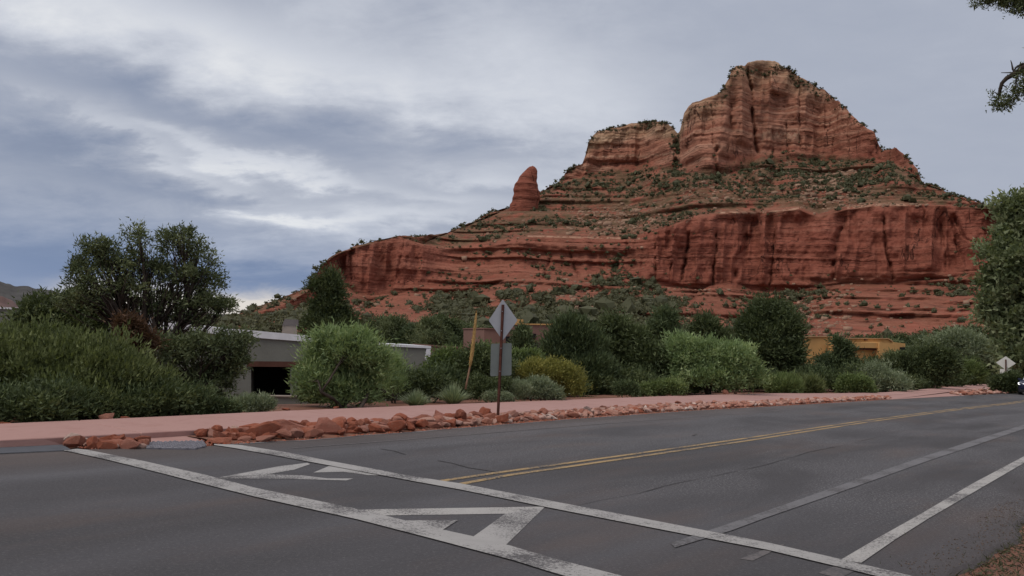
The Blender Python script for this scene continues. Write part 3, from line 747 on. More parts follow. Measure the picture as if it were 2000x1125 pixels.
# named cracks and gullies, as lines on the face
def crack(pts, w, d):
    global D
    A = np.array([azel(*p) for p in pts]); o = np.argsort(A[:, 1]); A = A[o]
    ac = np.interp(BTE, A[:, 1], A[:, 0]); ac = ac + 0.0012 * fbm(BTE * 160, 0 * BTE, o=3, seed=int(pts[0][0]))
    inn = sstep(BTE, A[0, 1] - 0.004, A[0, 1] + 0.004) * (1 - sstep(BTE, A[-1, 1] - 0.004, A[-1, 1] + 0.004))
    d = d * 0.55 * (0.75 + 0.5 * vnoise(BTE * 130, 0 * BTE + pts[0][0], seed=9)); w = w * 0.85
    D -= d * inn * np.exp(-(np.abs(BA - ac) / (w / F)) ** 1.6) * np.where(BSEG < 5, 1, 0)
crack([(1323, 262), (1322, 300), (1318, 340)], 7, 20)
crack([(1459, 128), (1462, 150), (1468, 175), (1470, 220), (1473, 262), (1480, 300)], 3.4, 14)
crack([(1400, 290), (1396, 315), (1402, 345)], 5, 9)
crack([(1427, 190), (1428, 250), (1418, 310)], 3, 6)
for q in [([(1508, 255), (1510, 290), (1514, 312)], 1.8, 5), ([(1537, 235), (1539, 312)], 1.8, 5), ([(1562, 150), (1561, 260), (1565, 295)], 1.6, 4), ([(1628, 250), (1626, 310)], 1.8, 4), ([(1488, 250), (1492, 280)], 1.6, 3), ([(1390, 205), (1394, 290)], 2, 4), ([(1590, 170), (1592, 195)], 1.8, 4), ([(1655, 235), (1660, 312)], 1.8, 3),
          ([(1346, 455), (1340, 495), (1331, 548)], 3.2, 9), ([(1398, 455), (1397, 500), (1391, 556)], 2.6, 7), ([(1316, 460), (1314, 500), (1308, 545)], 2, 4), ([(1280, 470), (1281, 545)], 2.4, 5), ([(1515, 440), (1510, 500), (1504, 560)], 2.4, 6), ([(1455, 440), (1463, 475), (1440, 500), (1436, 545)], 5, 6),
          ([(1652, 425), (1633, 465), (1626, 545)], 4.5, 7), ([(1725, 425), (1730, 480), (1745, 548)], 2.6, 7), ([(1835, 430), (1843, 480), (1850, 525)], 2.4, 5), ([(1857, 425), (1868, 470), (1885, 520)], 2.6, 6), ([(1862, 420), (1885, 465), (1935, 485)], 3, 8), ([(1775, 440), (1780, 470)], 2, 3), ([(1804, 405), (1806, 450)], 2.2, 3),
          ([(684, 492), (684, 555)], 2.6, 5), ([(716, 482), (718, 520)], 2.6, 5), ([(790, 466), (780, 520)], 3, 3), ([(1075, 500), (1060, 552)], 5, 7), ([(1110, 480), (1130, 540)], 3, 5), ([(1210, 500), (1190, 556)], 6, 8), ([(1226, 470), (1222, 500)], 4, 5)]:
    crack(*q)
D *= tap
D *= sstep(BSEG, 0.3, 1.2)
# silhouette keeps its jagged edge
BZ2 = BZ + np.where(BSEG > 4.6, 1, 0) * (BSEG < 5.3) * 0.9 * fbm(s_ / 3.0, 0 * s_, o=3, seed=51) * np.clip(hu / 12, 0.3, 1)
BR2 = BR - D
BX = BR2 * np.sin(BA); BY = BR2 * np.cos(BA)
# zone: 0 lower red .. 1 upper .. 2 buff cap
capn = np.clip((BTE - tUB) / np.maximum(tS - tUB, 1e-3), 0, 1)
zone = sstep(BSEG, 3.1, 4.1) * 1.0
big = np.clip(hu / 25, 0, 1)
leftT = 1 - sstep(BA, 0.195, 0.205)
zone = zone * (0.35 + 0.65 * sstep(capn, 0.02, 0.30)) * (0.25 + 0.75 * big) + big * sstep(capn, 0.40, 1.0) * (0.75 + 0.35 * leftT)
rt_ = sstep(BA, 0.33, 0.40); zone = zone * (1 - 0.6 * rt_)
pale = np.zeros_like(zone)
for pts, w in [([(1340, 434), (1352, 424)], 2.0), ([(1405, 415), (1480, 415), (1520, 412), (1560, 407)], 2.0), ([(1655, 406), (1700, 400), (1780, 400)], 2.5), ([(1030, 461), (1150, 464), (1250, 466)], 1.6), ([(1145, 305), (1200, 306), (1260, 306), (1318, 298)], 2.2), ([(1488, 262), (1520, 262), (1562, 262)], 9), ([(1150, 260), (1300, 252)], 2)]:
    A = np.array([azel(*p) for p in pts]); o = np.argsort(A[:, 0]); A = A[o]
    t = np.interp(BA, A[:, 0], A[:, 1]); m_ = (BA > A[0, 0]) & (BA < A[-1, 0])
    pale = np.maximum(pale, m_ * np.exp(-((BTE - t) / (w / F)) ** 2))
def grid_faces(nr, nc):
    i, j = np.meshgrid(np.arange(nr - 1), np.arange(nc - 1), indexing='ij')
    return np.stack([i * nc + j, i * nc + j + 1, (i + 1) * nc + j + 1, (i + 1) * nc + j], -1).reshape(-1, 4)
BV = np.stack([BX, BY, BZ2], -1)
butte = obj('red_rock_butte', raw_mesh('red_rock_butte', BV.reshape(-1, 3), 4, grid_faces(NRW, NAZ), [M['butte']], {'zone': zone.ravel(), 'cliff': CLF.ravel(), 'pale': pale.ravel(), 'soil': (0.26 + 0.56 * sstep(BSEG, 2.95, 3.15) + 0.35 * (1 - sstep(BSEG, 0.9, 1.2))).ravel()}, smooth=True), kind='structure')

def build_spire():
    # free standing finger of rock on the shoulder
    prof = [(402, 994, 1052), (396, 999, 1053), (388, 1001, 1055), (378, 1003, 1055), (370, 1002, 1053), (362, 1004, 1051), (354, 1010, 1049), (346, 1014, 1050), (340, 1019, 1050), (334, 1025, 1050), (329, 1030, 1048), (326, 1034, 1045), (324.5, 1039, 1042)]
    r = 505.0; V = []; na = 40; rings = []
    fine = np.linspace(0, len(prof) - 1, 46)
    P = np.array(prof, float)
    yy = np.interp(fine, range(len(prof)), P[:, 0]); xl = np.interp(fine, range(len(prof)), P[:, 1]); xr = np.interp(fine, range(len(prof)), P[:, 2])
    for k in range(len(fine)):
        y = yy[k]; cl, cr = at(xl[k], y, r), at(xr[k], y, r); c = (cl + cr) / 2; rad = np.linalg.norm(cr[:2] - cl[:2]) / 2
        if k == 0: c[2] -= 8
        for j in range(na):
            t = 2 * math.pi * j / na; dx_, dy_ = math.cos(t), math.sin(t) * 0.85
            n = 1 + 0.10 * float(vnoise(dx_ * 1.6 + 5, dy_ * 1.6, c[2] / 9, 61)) + 0.07 * math.tanh(2.5 * float(vnoise(c[2] / 2.2, 0, 0, 62))) + 0.05 * float(vnoise(dx_ * 4, dy_ * 4, c[2] / 3, 63))
            n = 1 + (n - 1) * (0.9 if abs(dx_) < 0.9 else 0.35)
            V.append((c[0] + dx_ * rad * n, c[1] + dy_ * rad * n, c[2]))
    Fc = []
    for k in range(len(fine) - 1):
        for j in range(na): Fc.append((k * na + j, k * na + (j + 1) % na, (k + 1) * na + (j + 1) % na, (k + 1) * na + j))
    top = len(V); tp = at(1040.5, 323.5, r); V.append(tuple(tp)); k = len(fine) - 1
    Fi = [f for f in Fc]
    me = bpy.data.meshes.new('rock_spire'); me.from_pydata([tuple(map(float, v_)) for v_ in V], [], Fi + [(k * na + j, k * na + (j + 1) % na, top) for j in range(na)])
    me.materials.append(M['butte'])
    me.polygons.foreach_set('use_smooth', np.ones(len(me.polygons), dtype=bool)); me.update()
    for nm, val in (('soil', 0.0), ('zone', 0.15), ('cliff', 1.0), ('pale', 0.0)):
        a_ = me.attributes.new(nm, 'FLOAT', 'POINT'); a_.data.foreach_set('value', np.full(len(V), val, dtype=np.float32))
    obj('rock_spire', me, butte)
build_spire()

# distant mesas on the left
def ridge(name, pts, r, m_, depth, foot=-6.0, n=240, amp=1.0, seed=0, parent=None):
    a = np.array([azel(*p) for p in pts]); o = np.argsort(a[:, 0]); g_ = np.linspace(a[o, 0][0], a[o, 0][-1], n)
    t = np.interp(g_, a[o, 0], a[o, 1]); rr = []
    for f, zf in ((-1.0, 0.0), (-0.75, 0.22), (-0.5, 0.42), (-0.3, 0.62), (-0.12, 0.85), (-0.04, 0.96), (0, 1.0), (0.3, 0.9), (1.0, 0.0)):
        ri = r + depth * f + (depth * 0.16 * fbm(g_ * 30, 0 * g_ + f * 2, o=4, seed=seed) * (abs(f) < 0.99)); z = foot + (CH + r * t - foot) * zf
        z = z + amp * fbm(g_ * 90, 0 * g_, o=3, seed=seed + 3) * zf
        rr.append(np.stack([ri * np.sin(g_), ri * np.cos(g_), z], -1))
    V = np.array(rr)
    return obj(name, raw_mesh(name, V.reshape(-1, 3), 4, grid_faces(len(rr), n), [m_], smooth=True), parent, **({} if parent else dict(kind='structure')))
far = ridge('distant_mesa', [(-500, 520), (-250, 530), (-60, 545), (0, 549), (30, 556), (80, 562), (130, 575), (180, 596), (240, 603), (330, 610), (420, 613), (480, 615), (560, 622)], 3100, M['mesa'], 700, seed=71, amp=6)
ridge('foothill', [(-700, 575), (-300, 572), (-120, 570), (-40, 574), (5, 577), (20, 586), (30, 594), (44, 600), (90, 622)], 2300, M['mesa_red'], 300, seed=74, amp=4)

# ------------------------------------------------------------------ hillside scrub and boulders (beyond counting)
def leaf_tris(P, Dn, L, Wd, rng):
    n = len(P); rv = rng.normal(size=(n, 3)); sd_ = np.cross(Dn, rv); sd_ /= np.linalg.norm(sd_, axis=1, keepdims=True) + 1e-9
    L = np.broadcast_to(L, n)[:, None]; Wd = np.broadcast_to(Wd, n)[:, None]
    V = np.stack([P - sd_ * Wd / 2, P + sd_ * Wd / 2, P + Dn * L], 1)
    return V.reshape(-1, 3)
def norm(a): return a / (np.linalg.norm(a, axis=-1, keepdims=True) + 1e-9)
def px_of(P):
    """pixel of world points, only used to keep plants off the houses and to sort by size"""
    q = (P - np.array([0, 0, CH])) @ RM
    return np.stack([1000 + F * q[:, 0] / -q[:, 2], 562.5 - F * q[:, 1] / -q[:, 2]], -1)
def scrub():
    rng = np.random.default_rng(5)
    e1 = BV[1:, :-1] - BV[:-1, :-1]; e2 = BV[:-1, 1:] - BV[:-1, :-1]
    area = np.linalg.norm(np.cross(e1, e2), axis=2)
    seg_ = BSEG[:-1, :-1]; te = BTE[:-1, :-1]; ba = BA[:-1, :-1]; clf = CLF[:-1, :-1]
    P = BV[:-1, :-1].reshape(-1, 3); px = px_of(P).reshape(seg_.shape + (2,))
    X, Y = px[..., 0], px[..., 1]
    gb = lambda x, y, rx, ry: np.exp(-((X - x) / rx) ** 2 - ((Y - y) / ry) ** 2)
    clus = fbm(BX[:-1, :-1] / 26, BZ[:-1, :-1] / 9, o=3, seed=81); clus2 = vnoise(BX[:-1, :-1] / 8, BZ[:-1, :-1] / 3, seed=84)
    hz = HY + SL * (X - 1000)
    d = 0.16 + 0.26 * (seg_ > 3) * (seg_ < 4) + 0.5 * mid[None, :-1] * (seg_ > 1.6) * (seg_ < 3)
    d = d + 3.0 * gb(840, 645, 300, 42) + 2.8 * gb(1080, 615, 190, 46) + 0.0 * gb(560, 610, 120, 40) + 0.9 * sstep(Y, 628, 662) * (X < 1450) * (X > 640) + 0.35 * sstep(Y, 640, 690)
    d = d + 0.9 * gb(1560, 575, 55, 45) + 0.5 * gb(1460, 600, 70, 24) + 0.5 * gb(1250, 575, 80, 30) + 0.6 * gb(1880, 550, 50, 40)
    d = d + 0.9 * gb(1590, 335, 90, 25) + 0.7 * gb(1360, 365, 150, 24) + 0.5 * gb(1180, 350, 80, 20) + 0.5 * gb(1000, 440, 150, 30) + 0.9 * gb(1720, 360, 120, 30) + 0.7 * gb(1240, 300, 60, 14)
    d = d * (1 - 0.93 * clf) * (1 - 0.75 * gb(1650, 600, 120, 25)) * (1 - 0.7 * gb(1780, 640, 140, 22)) * (1 - 0.8 * gb(1390, 600, 60, 40)) * (1 - 0.55 * gb(800, 570, 120, 20))
    d = d * np.clip(0.5 + 1.5 * clus + 0.8 * clus2, 0.03, 2.5)
    edge = ((seg_ > 4.86) & (seg_ < 5.25)) * (clus2 > -0.1) * (1.0 + 0 * X)
    d = np.where(edge > 0, 3.2, d)
    d = d * (seg_ > 0.15) * (seg_ < 5.3)
    # gully plants
    d = d + 4 * np.exp(-((X - 1321) / 5) ** 2) * (Y > 262) * (Y < 345) + 3 * np.exp(-((X - 1205) / 9) ** 2) * (Y > 505) * (Y < 560)
    w = (area * d).ravel(); w /= w.sum()
    N = 18500
    idx = rng.choice(len(w), N, p=w); C = P[idx] + rng.normal(size=(N, 3)) * [0.8, 0.8, 0.1]
    sg = seg_.ravel()[idx]
    R = rng.lognormal(-0.22, 0.50, N) * np.where(sg > 4.8, 0.62, 1.0) * np.where(sg < 2, 1.25, 1.0)
    Vs, Ts = [], []
    ico = [(0, 0, 1), (0.89, 0, 0.45), (0.28, 0.85, 0.45), (-0.72, 0.53, 0.45), (-0.72, -0.53, 0.45), (0.28, -0.85, 0.45), (0.72, 0.53, -0.45), (-0.28, 0.85, -0.45), (-0.89, 0, -0.45), (-0.28, -0.85, -0.45), (0.72, -0.53, -0.45)]
    icf = [(0, 1, 2), (0, 2, 3), (0, 3, 4), (0, 4, 5), (0, 5, 1), (1, 6, 2), (2, 7, 3), (3, 8, 4), (4, 9, 5), (5, 10, 1), (6, 7, 2), (7, 8, 3), (8, 9, 4), (9, 10, 5), (10, 6, 1)]
    ic = np.array(ico)[np.array(icf)].reshape(-1, 3)                      # 45 verts, 15 tris
    jit = 1 + 0.28 * rng.normal(size=(N, 1, 1)); jn = 1 + 0.0 * jit
    a = np.array(ico)[None] * (1 + 0.25 * rng.normal(size=(N, 11, 1)))
    sq = rng.uniform(0.65, 1.05, (N, 1))
    core = a * 0.62; core[..., 2] *= sq; core = core[:, np.array(icf)].reshape(N, -1, 3)
    core = C[:, None] + core * R[:, None, None] + np.array([0, 0, 0.35]) * R[:, None, None]
    tint_c = np.clip(0.16 + 0.25 * rng.random((N, 1)) + 0 * core[..., 0], 0, 1)
    K_ = 16
    dr = norm(rng.normal(size=(N, K_, 3))); dr[..., 2] = np.abs(dr[..., 2]) * 1.1 - 0.25; dr = norm(dr)
    base = dr * rng.uniform(0.45, 0.85, (N, K_, 1)); base[..., 2] *= sq
    pb = (C[:, None] + (base + [0, 0, 0.35]) * R[:, None, None]).reshape(-1, 3)
    dd = norm(dr.reshape(-1, 3) + rng.normal(size=(N * K_, 3)) * 0.55 + [0, 0, 0.25]); Rr = np.repeat(R, K_)
    lv = leaf_tris(pb, dd, np.minimum(Rr * rng.uniform(0.3, 0.6, N * K_), 0.75), np.minimum(Rr * rng.uniform(0.35, 0.65, N * K_), 0.6), rng)
    tl = np.repeat(np.clip(np.repeat(0.35 + 0.4 * rng.random(N), K_) + rng.normal(size=N * K_) * 0.16, 0, 1), 3)
    V = np.concatenate([core.reshape(-1, 3), lv]); T = np.concatenate([tint_c.ravel(), tl])
    Fc = np.arange(len(V)).reshape(-1, 3)
    obj('hillside_scrub', raw_mesh('hillside_scrub', V, 3, Fc, [L_['scrub']], {'tint': T}), kind='stuff')
    # loose pale blocks
    bl = 0.05 + 2.5 * gb(1620, 370, 60, 30) + 1.6 * gb(1210, 430, 80, 22) + 1.2 * gb(1120, 600, 70, 30) + 1.0 * gb(1580, 620, 60, 40) + 1.2 * gb(1740, 402, 90, 4) + 0.6 * gb(1420, 370, 80, 20)
    bl = bl * (1 - clf) * (seg_ > 1) * (seg_ < 4)
    w = (area * bl).ravel(); w /= w.sum(); N = 2600
    idx = rng.choice(len(w), N, p=w); C = P[idx]
    R = rng.lognormal(-0.55, 0.45, N)
    cube = np.array([(-1, -1, -1), (1, -1, -1), (1, 1, -1), (-1, 1, -1), (-1, -1, 1), (1, -1, 1), (1, 1, 1), (-1, 1, 1)], float)
    cf = np.array([(3, 2, 1, 0), (4, 5, 6, 7), (0, 1, 5, 4), (1, 2, 6, 5), (2, 3, 7, 6), (3, 0, 4, 7)])
    q = cube[None] * rng.uniform(0.5, 1.0, (N, 8, 3)); an = rng.uniform(0, 6.28, N); c_, s2_ = np.cos(an), np.sin(an)
    qx = q[..., 0] * c_[:, None] - q[..., 1] * s2_[:, None]; qy = q[..., 0] * s2_[:, None] + q[..., 1] * c_[:, None]
    q = np.stack([qx, qy, q[..., 2] * 0.75], -1) * R[:, None, None] + C[:, None]
    Fc = (cf[None] + 8 * np.arange(N)[:, None, None]).reshape(-1, 4)
    obj('hillside_boulders', raw_mesh('hillside_boulders', q.reshape(-1, 3), 4, Fc, [M['boulder']]), kind='stuff')
scrub()

# ------------------------------------------------------------------ plants
def edge_r(x):
    y = np.interp(x, [p[0] for p in back_px], [p[1] for p in back_px])
    return float(np.linalg.norm(gp(x, y, SZ)))
def crown(lobes, clumps, per, cr, L, Wd, out=0.6, up=0.3, rnd=0.6, shell=0.55, seed=0, lo=-0.55, rag=0.12, flat=1.0, quad=False):
    """lobes: (x, y, z, rx, ry, rz). leaves in clumps spread through the outer part of each lobe. returns V, tint, clump centres, clump lobe index"""
    L = L * 1.25; Wd = Wd * 1.65; per = int(per * 0.8)
    rng = np.random.default_rng(seed); lb = np.array(lobes, float)
    wt = (lb[:, 3] * lb[:, 5] + lb[:, 3] * lb[:, 4] + lb[:, 4] * lb[:, 5]) ** 0.9; wt /= wt.sum()
    li = rng.choice(len(lb), clumps, p=wt)
    d = norm(rng.normal(size=(clumps * 3, 3))); d = d[d[:, 2] > lo][:clumps]
    f = rng.uniform(shell ** 3, 1.0, clumps)[:, None] ** (1 / 3) * (1 + rag * rng.normal(size=(clumps, 1))) * np.where(rng.random((clumps, 1)) < 0.06, rng.uniform(1.06, 1.28, (clumps, 1)), 1.0)
    # gaps: a coarse noise on the direction pulls some clumps inwards
    g_ = vnoise(d[:, 0] * 2.4 + li * 3.1, d[:, 1] * 2.4, d[:, 2] * 2.4, seed)[:, None]
    f = f * (1 + 0.32 * g_)
    C = lb[li, :3] + d * lb[li, 3:6] * f
    per_n = clumps * per; ci = np.repeat(np.arange(clumps), per)
    q = rng.normal(size=(per_n, 3)) * [1, 1, flat] * 0.5
    crs = cr * rng.uniform(0.6, 1.35, clumps)
    P = C[ci] + q * crs[ci][:, None]
    D_ = norm(norm(d)[ci] * out + np.array([0, 0, up]) + rng.normal(size=(per_n, 3)) * rnd + norm(q) * 0.35)
    Ls = L * rng.uniform(0.6, 1.35, per_n); Ws = Wd * rng.uniform(0.7, 1.3, per_n)
    V = leaf_tris(P, D_, Ls, Ws, rng)
    ct = 0.5 + 0.2 * rng.normal(size=clumps)
    t = np.clip(ct[ci] + 0.13 * rng.normal(size=per_n), 0, 1)
    return V, np.repeat(t, 3), C, li
def leaf_mesh(name, V, T, m_):
    return raw_mesh(name, V, 3, np.arange(len(V)).reshape(-1, 3), [m_], {'tint': T})
def limb(mb, a, b, r0, r1, rng, bend=0.12, n=4, sides=5):
    a, b = np.array(a, float), np.array(b, float); Lh = np.linalg.norm(b - a); pts = []
    w = rng.normal(size=3) * Lh * bend; w2 = rng.normal(size=3) * Lh * bend * 0.25
    for i in range(n + 1):
        t = i / n; pts.append(a + (b - a) * t + w * math.sin(math.pi * t) + w2 * math.sin(2 * math.pi * t) + np.array([0, 0, 0.03 * Lh * math.sin(math.pi * t)]))
    mb.tube(pts, [r0 + (r1 - r0) * i / n for i in range(n + 1)], sides)
    return pts
def tree_mesh(lobes, C, li, base_r, seed, fork=0.35, stems=1, spread=0.1, twigs=60, base=(0, 0, 0)):
    rng = np.random.default_rng(seed); mb = MB(); lb = np.array(lobes, float); base = np.array(base, float)
    zc = lb[:, 2].max(); cen = lb[:, :3].mean(0)
    tops = []
    for s_i in range(stems):
        b0 = base + np.array([rng.normal() * spread, rng.normal() * spread, -0.15])
        top = base + (cen - base) * [0.45, 0.45, 1] * np.array([1, 1, fork]) + np.array([rng.normal() * spread * 2, rng.normal() * spread * 2, 0]) * (stems > 1)
        mb.tube([b0, b0 + (top - b0) * 0.12, b0 + (top - b0) * 0.55 + rng.normal(size=3) * 0.04, top], [base_r * 1.35, base_r, base_r * 0.85, base_r * 0.72], 7); tops.append(top)
    ends = []
    for k, l in enumerate(lb):
        tp = tops[k % len(tops)]
        p = limb(mb, tp, l[:3] + [0, 0, l[5] * 0.25], base_r * 0.55, base_r * 0.16, rng, 0.05, 5, 5); ends.append(p)
    idx = rng.choice(len(C), min(twigs, len(C)), replace=False)
    for i in idx:
        l0 = lb[li[i], :3]; p = ends[li[i]]; s0 = p[2 + int(rng.integers(0, 3))]
        limb(mb, s0, l0 + (C[i] - l0) * 1.1, base_r * 0.14, base_r * 0.035, rng, 0.08, 3, 3)
    return mb
def plant_px(name, label, cat, x, r, lobes_px, leaf, clumps, per, cr, L, Wd, group=None, tr=0.05, stems=1, fork=0.35, twigs=60, seed=0, bark='bark', trunk=True, spread=0.1, base_x=None, dscale=0.85, **kw):
    a = azel(base_x if base_x is not None else x, HY + SL * (x - 1000) + 60)[0]
    g_ = np.array([r * math.sin(a), r * math.cos(a)]); z0 = float(ground_z(g_[0], g_[1]))
    base = np.array([g_[0], g_[1], z0]); rng = np.random.default_rng(seed + 100); lobes = []
    for q in lobes_px:
        cx, cy_, rx, ry = q[:4]; sc = r / F * 0.84
        off = q[4] if len(q) > 4 else rng.uniform(-0.35, 0.35) * rx * sc
        p = at(cx, cy_, r + off) - base; lobes.append((p[0], p[1], p[2], rx * sc, (rx + ry) / 2 * sc * dscale, ry * sc))
    V, T, C, li = crown(lobes, clumps, per, cr, L, Wd, seed=seed, **kw)
    root = thing(name, label, cat, tuple(base), 0, group)
    V[:, 2] = np.maximum(V[:, 2], 0.01)
    obj('crown' if trunk and cat == 'tree' else 'foliage', leaf_mesh(name + '_foliage', V, T, L_[leaf]), root)
    if trunk:
        mb = tree_mesh(lobes, C, li, tr, seed + 7, fork, stems, spread, twigs)
        mb.build('trunk' if stems == 1 else 'stems', M[bark], root, smooth=True)
    return root

E_ = edge_r
NEED = dict(L=0.085, Wd=0.024, out=0.5, up=0.3, rnd=0.7)
plant_px('olive_shrub', 'huge dense olive green shrub filling the left edge behind the sidewalk', 'shrub', 90, E_(90) + 3.0, [(60, 742, 175, 98), (185, 752, 135, 92), (-80, 745, 130, 92), (285, 782, 85, 56), (120, 780, 170, 60)], 'olive', 2300, 44, 0.20, 0.085, 0.026, tr=0.05, stems=7, spread=0.5, twigs=30, seed=1, out=0.45, up=0.95, rnd=0.42, shell=0.72, lo=-0.75, rag=0.05)
plant_px('pinyon_tree', 'tall open evergreen tree with many forking limbs against the sky', 'tree', 300, E_(300) + 7.0, [(270, 462, 26, 24), (345, 470, 40, 32), (385, 500, 40, 28), (195, 488, 34, 24), (232, 515, 45, 30), (162, 522, 34, 22), (300, 520, 45, 34), (350, 540, 52, 34), (410, 548, 40, 30), (180, 556, 44, 26), (250, 562, 34, 24), (400, 592, 46, 26), (330, 592, 46, 26), (435, 600, 30, 14), (150, 590, 40, 22), (285, 600, 36, 20), (370, 625, 50, 16)], 'pinyon', 460, 58, 0.18, tr=0.17, fork=0.22, twigs=330, seed=2, shell=0.3, lo=-0.6, rag=0.14, **NEED)
plant_px('pinyon_tree', 'dark low limbed evergreen with drooping boughs in front of the grey house', 'tree', 400, E_(400) + 4.5, [(330, 690, 50, 36), (395, 680, 50, 32), (455, 662, 42, 22), (355, 745, 52, 40), (425, 735, 46, 36), (462, 705, 24, 34), (400, 782, 66, 20), (310, 775, 40, 24)], 'pinyon', 360, 56, 0.2, tr=0.10, fork=0.3, twigs=160, seed=3, shell=0.3, lo=-0.7, rag=0.14, **NEED)
plant_px('evergreen_tree', 'small dark bushy tree between the big shrub and the far mesa', 'tree', 125, E_(125) + 10, [(92, 612, 50, 34), (150, 600, 45, 34), (60, 632, 32, 24), (195, 618, 40, 28), (130, 650, 80, 30)], 'dark', 520, 44, 0.26, L=0.11, Wd=0.035, tr=0.10, twigs=70, seed=4, shell=0.5)
plant_px('dead_shrub', 'rust red dead shrub under the tall tree', 'shrub', 262, E_(262) + 4.6, [(258, 648, 22, 26), (276, 668, 26, 24), (245, 630, 16, 14)], 'rusty', 160, 36, 0.16, L=0.09, Wd=0.02, tr=0.03, stems=3, twigs=50, seed=5)
plant_px('desert_willow', 'feathery bright green shrub in front of the grey house', 'shrub', 665, E_(665) + 2.2, [(642, 705, 62, 46), (690, 695, 58, 42), (618, 750, 40, 42), (675, 765, 70, 34), (715, 735, 42, 48), (655, 668, 52, 24), (735, 702, 24, 20), (700, 660, 30, 14)], 'willow', 760, 44, 0.22, L=0.11, Wd=0.022, tr=0.055, stems=5, spread=0.35, twigs=130, seed=6, bark='bark', out=0.7, up=0.55, rnd=0.55, shell=0.4, rag=0.22, fork=0.4)
plant_px('conifer_tree', 'dark pointed evergreen rising behind the roof of the grey house', 'tree', 645, 52, [(645, 545, 15, 20), (648, 572, 24, 24), (640, 604, 38, 26), (672, 626, 30, 18), (616, 560, 6, 12), (640, 642, 54, 26)], 'dark', 470, 46, 0.42, L=0.17, Wd=0.06, tr=0.22, fork=0.6, twigs=60, seed=7, out=0.6, up=0.5, rnd=0.5, shell=0.4, rag=0.14)
plant_px('round_hedge', 'low dark rounded shrub below the corner of the grey house', 'shrub', 838, E_(838) + 3.0, [(838, 752, 44, 20), (805, 760, 26, 14)], 'dark', 300, 44, 0.16, L=0.07, Wd=0.03, tr=0.03, stems=3, twigs=10, seed=8, shell=0.8, rag=0.03)
plant_px('leafy_shrub', 'leafy green shrub beside the white painted house corner', 'shrub', 870, E_(870) + 7, [(868, 712, 30, 34), (895, 725, 34, 36), (850, 735, 30, 24)], 'fresh', 420, 40, 0.26, L=0.10, Wd=0.04, tr=0.05, stems=3, twigs=30, seed=9, lo=-0.8)
plant_px('leafy_shrub', 'tall dark shrub behind the dry yellow flower stalk', 'shrub', 935, E_(935) + 5, [(930, 715, 36, 38), (960, 730, 44, 36), (915, 745, 40, 24)], 'dark', 460, 42, 0.24, L=0.10, Wd=0.04, tr=0.05, stems=3, twigs=30, seed=10, lo=-0.8)
plant_px('leafy_shrub', 'bright leafy shrub just right of the dry stalk and left of the sign', 'shrub', 948, E_(948) + 6.5, [(950, 692, 22, 16), (1000, 705, 34, 18), (1035, 700, 26, 12)], 'fresh', 260, 40, 0.2, L=0.10, Wd=0.04, tr=0.04, stems=2, twigs=20, seed=11)
plant_px('rusty_shrub', 'brownish green low shrub at the foot of the sign post', 'shrub', 958, E_(958) + 1.8, [(945, 758, 34, 22), (975, 760, 26, 20)], 'dark', 260, 42, 0.14, L=0.06, Wd=0.022, tr=0.03, stems=3, twigs=20, seed=12, lo=-0.8)
plant_px('sage_shrub', 'small pale sage tuft beside the sidewalk just behind the sign post', 'shrub', 975, E_(975) + 0.7, [(968, 776, 24, 9), (990, 777, 16, 7)], 'mist', 120, 40, 0.09, L=0.05, Wd=0.016, tr=0.015, stems=3, twigs=8, seed=13)
plant_px('sage_shrub', 'grey green mounded sage shrub in front of the yellow green bush', 'shrub', 1052, E_(1052) + 1.0, [(1052, 762, 38, 22), (1078, 768, 18, 14)], 'mist', 420, 40, 0.13, L=0.055, Wd=0.018, tr=0.03, stems=4, twigs=20, seed=14, shell=0.7, up=0.6)
plant_px('sage_shrub', 'upright misty green sage between the sign post and the mounded sage', 'shrub', 1008, E_(1008) + 1.0, [(1008, 765, 24, 20)], 'mist', 240, 40, 0.12, L=0.07, Wd=0.012, tr=0.02, stems=4, twigs=12, seed=15, up=1.1, rnd=0.35)
plant_px('yellow_shrub', 'rounded yellow green bush behind the mounded sage', 'shrub', 1080, E_(1080) + 2.6, [(1055, 728, 48, 24), (1108, 745, 36, 36), (1035, 745, 36, 26), (1085, 722, 30, 18)], 'yellow', 640, 44, 0.18, L=0.07, Wd=0.024, tr=0.04, stems=4, twigs=20, seed=16, up=0.7, shell=0.75, rag=0.05, lo=-0.8)
plant_px('juniper_tree', 'slim pale green juniper standing before the rose brown house', 'tree', 1020, 62, [(1021, 652, 9, 10), (1020, 668, 16, 15), (1020, 688, 20, 16)], 'juniper', 240, 40, 0.45, L=0.22, Wd=0.07, tr=0.12, twigs=12, seed=17, up=0.8, lo=-0.9)
plant_px('juniper_tree', 'broad dark juniper with dense upswept sprays right of the rose brown house', 'tree', 1115, E_(1115) + 8, [(1112, 650, 42, 34), (1140, 675, 48, 44), (1085, 690, 32, 40), (1150, 720, 52, 42), (1110, 740, 40, 30), (1160, 755, 36, 18)], 'juniper', 1000, 46, 0.30, L=0.15, Wd=0.036, tr=0.14, twigs=60, seed=18, up=0.9, out=0.5, rnd=0.4, shell=0.55, lo=-0.8, rag=0.07)
plant_px('pinyon_tree', 'open dark pinyon left of the bright silvery willow bush', 'tree', 1228, E_(1228) + 8, [(1200, 640, 34, 26), (1235, 665, 40, 30), (1215, 705, 46, 36), (1265, 705, 40, 34), (1240, 745, 58, 24), (1180, 690, 22, 36)], 'dark', 700, 46, 0.32, L=0.16, Wd=0.04, tr=0.13, twigs=90, seed=19, shell=0.35, rag=0.14)
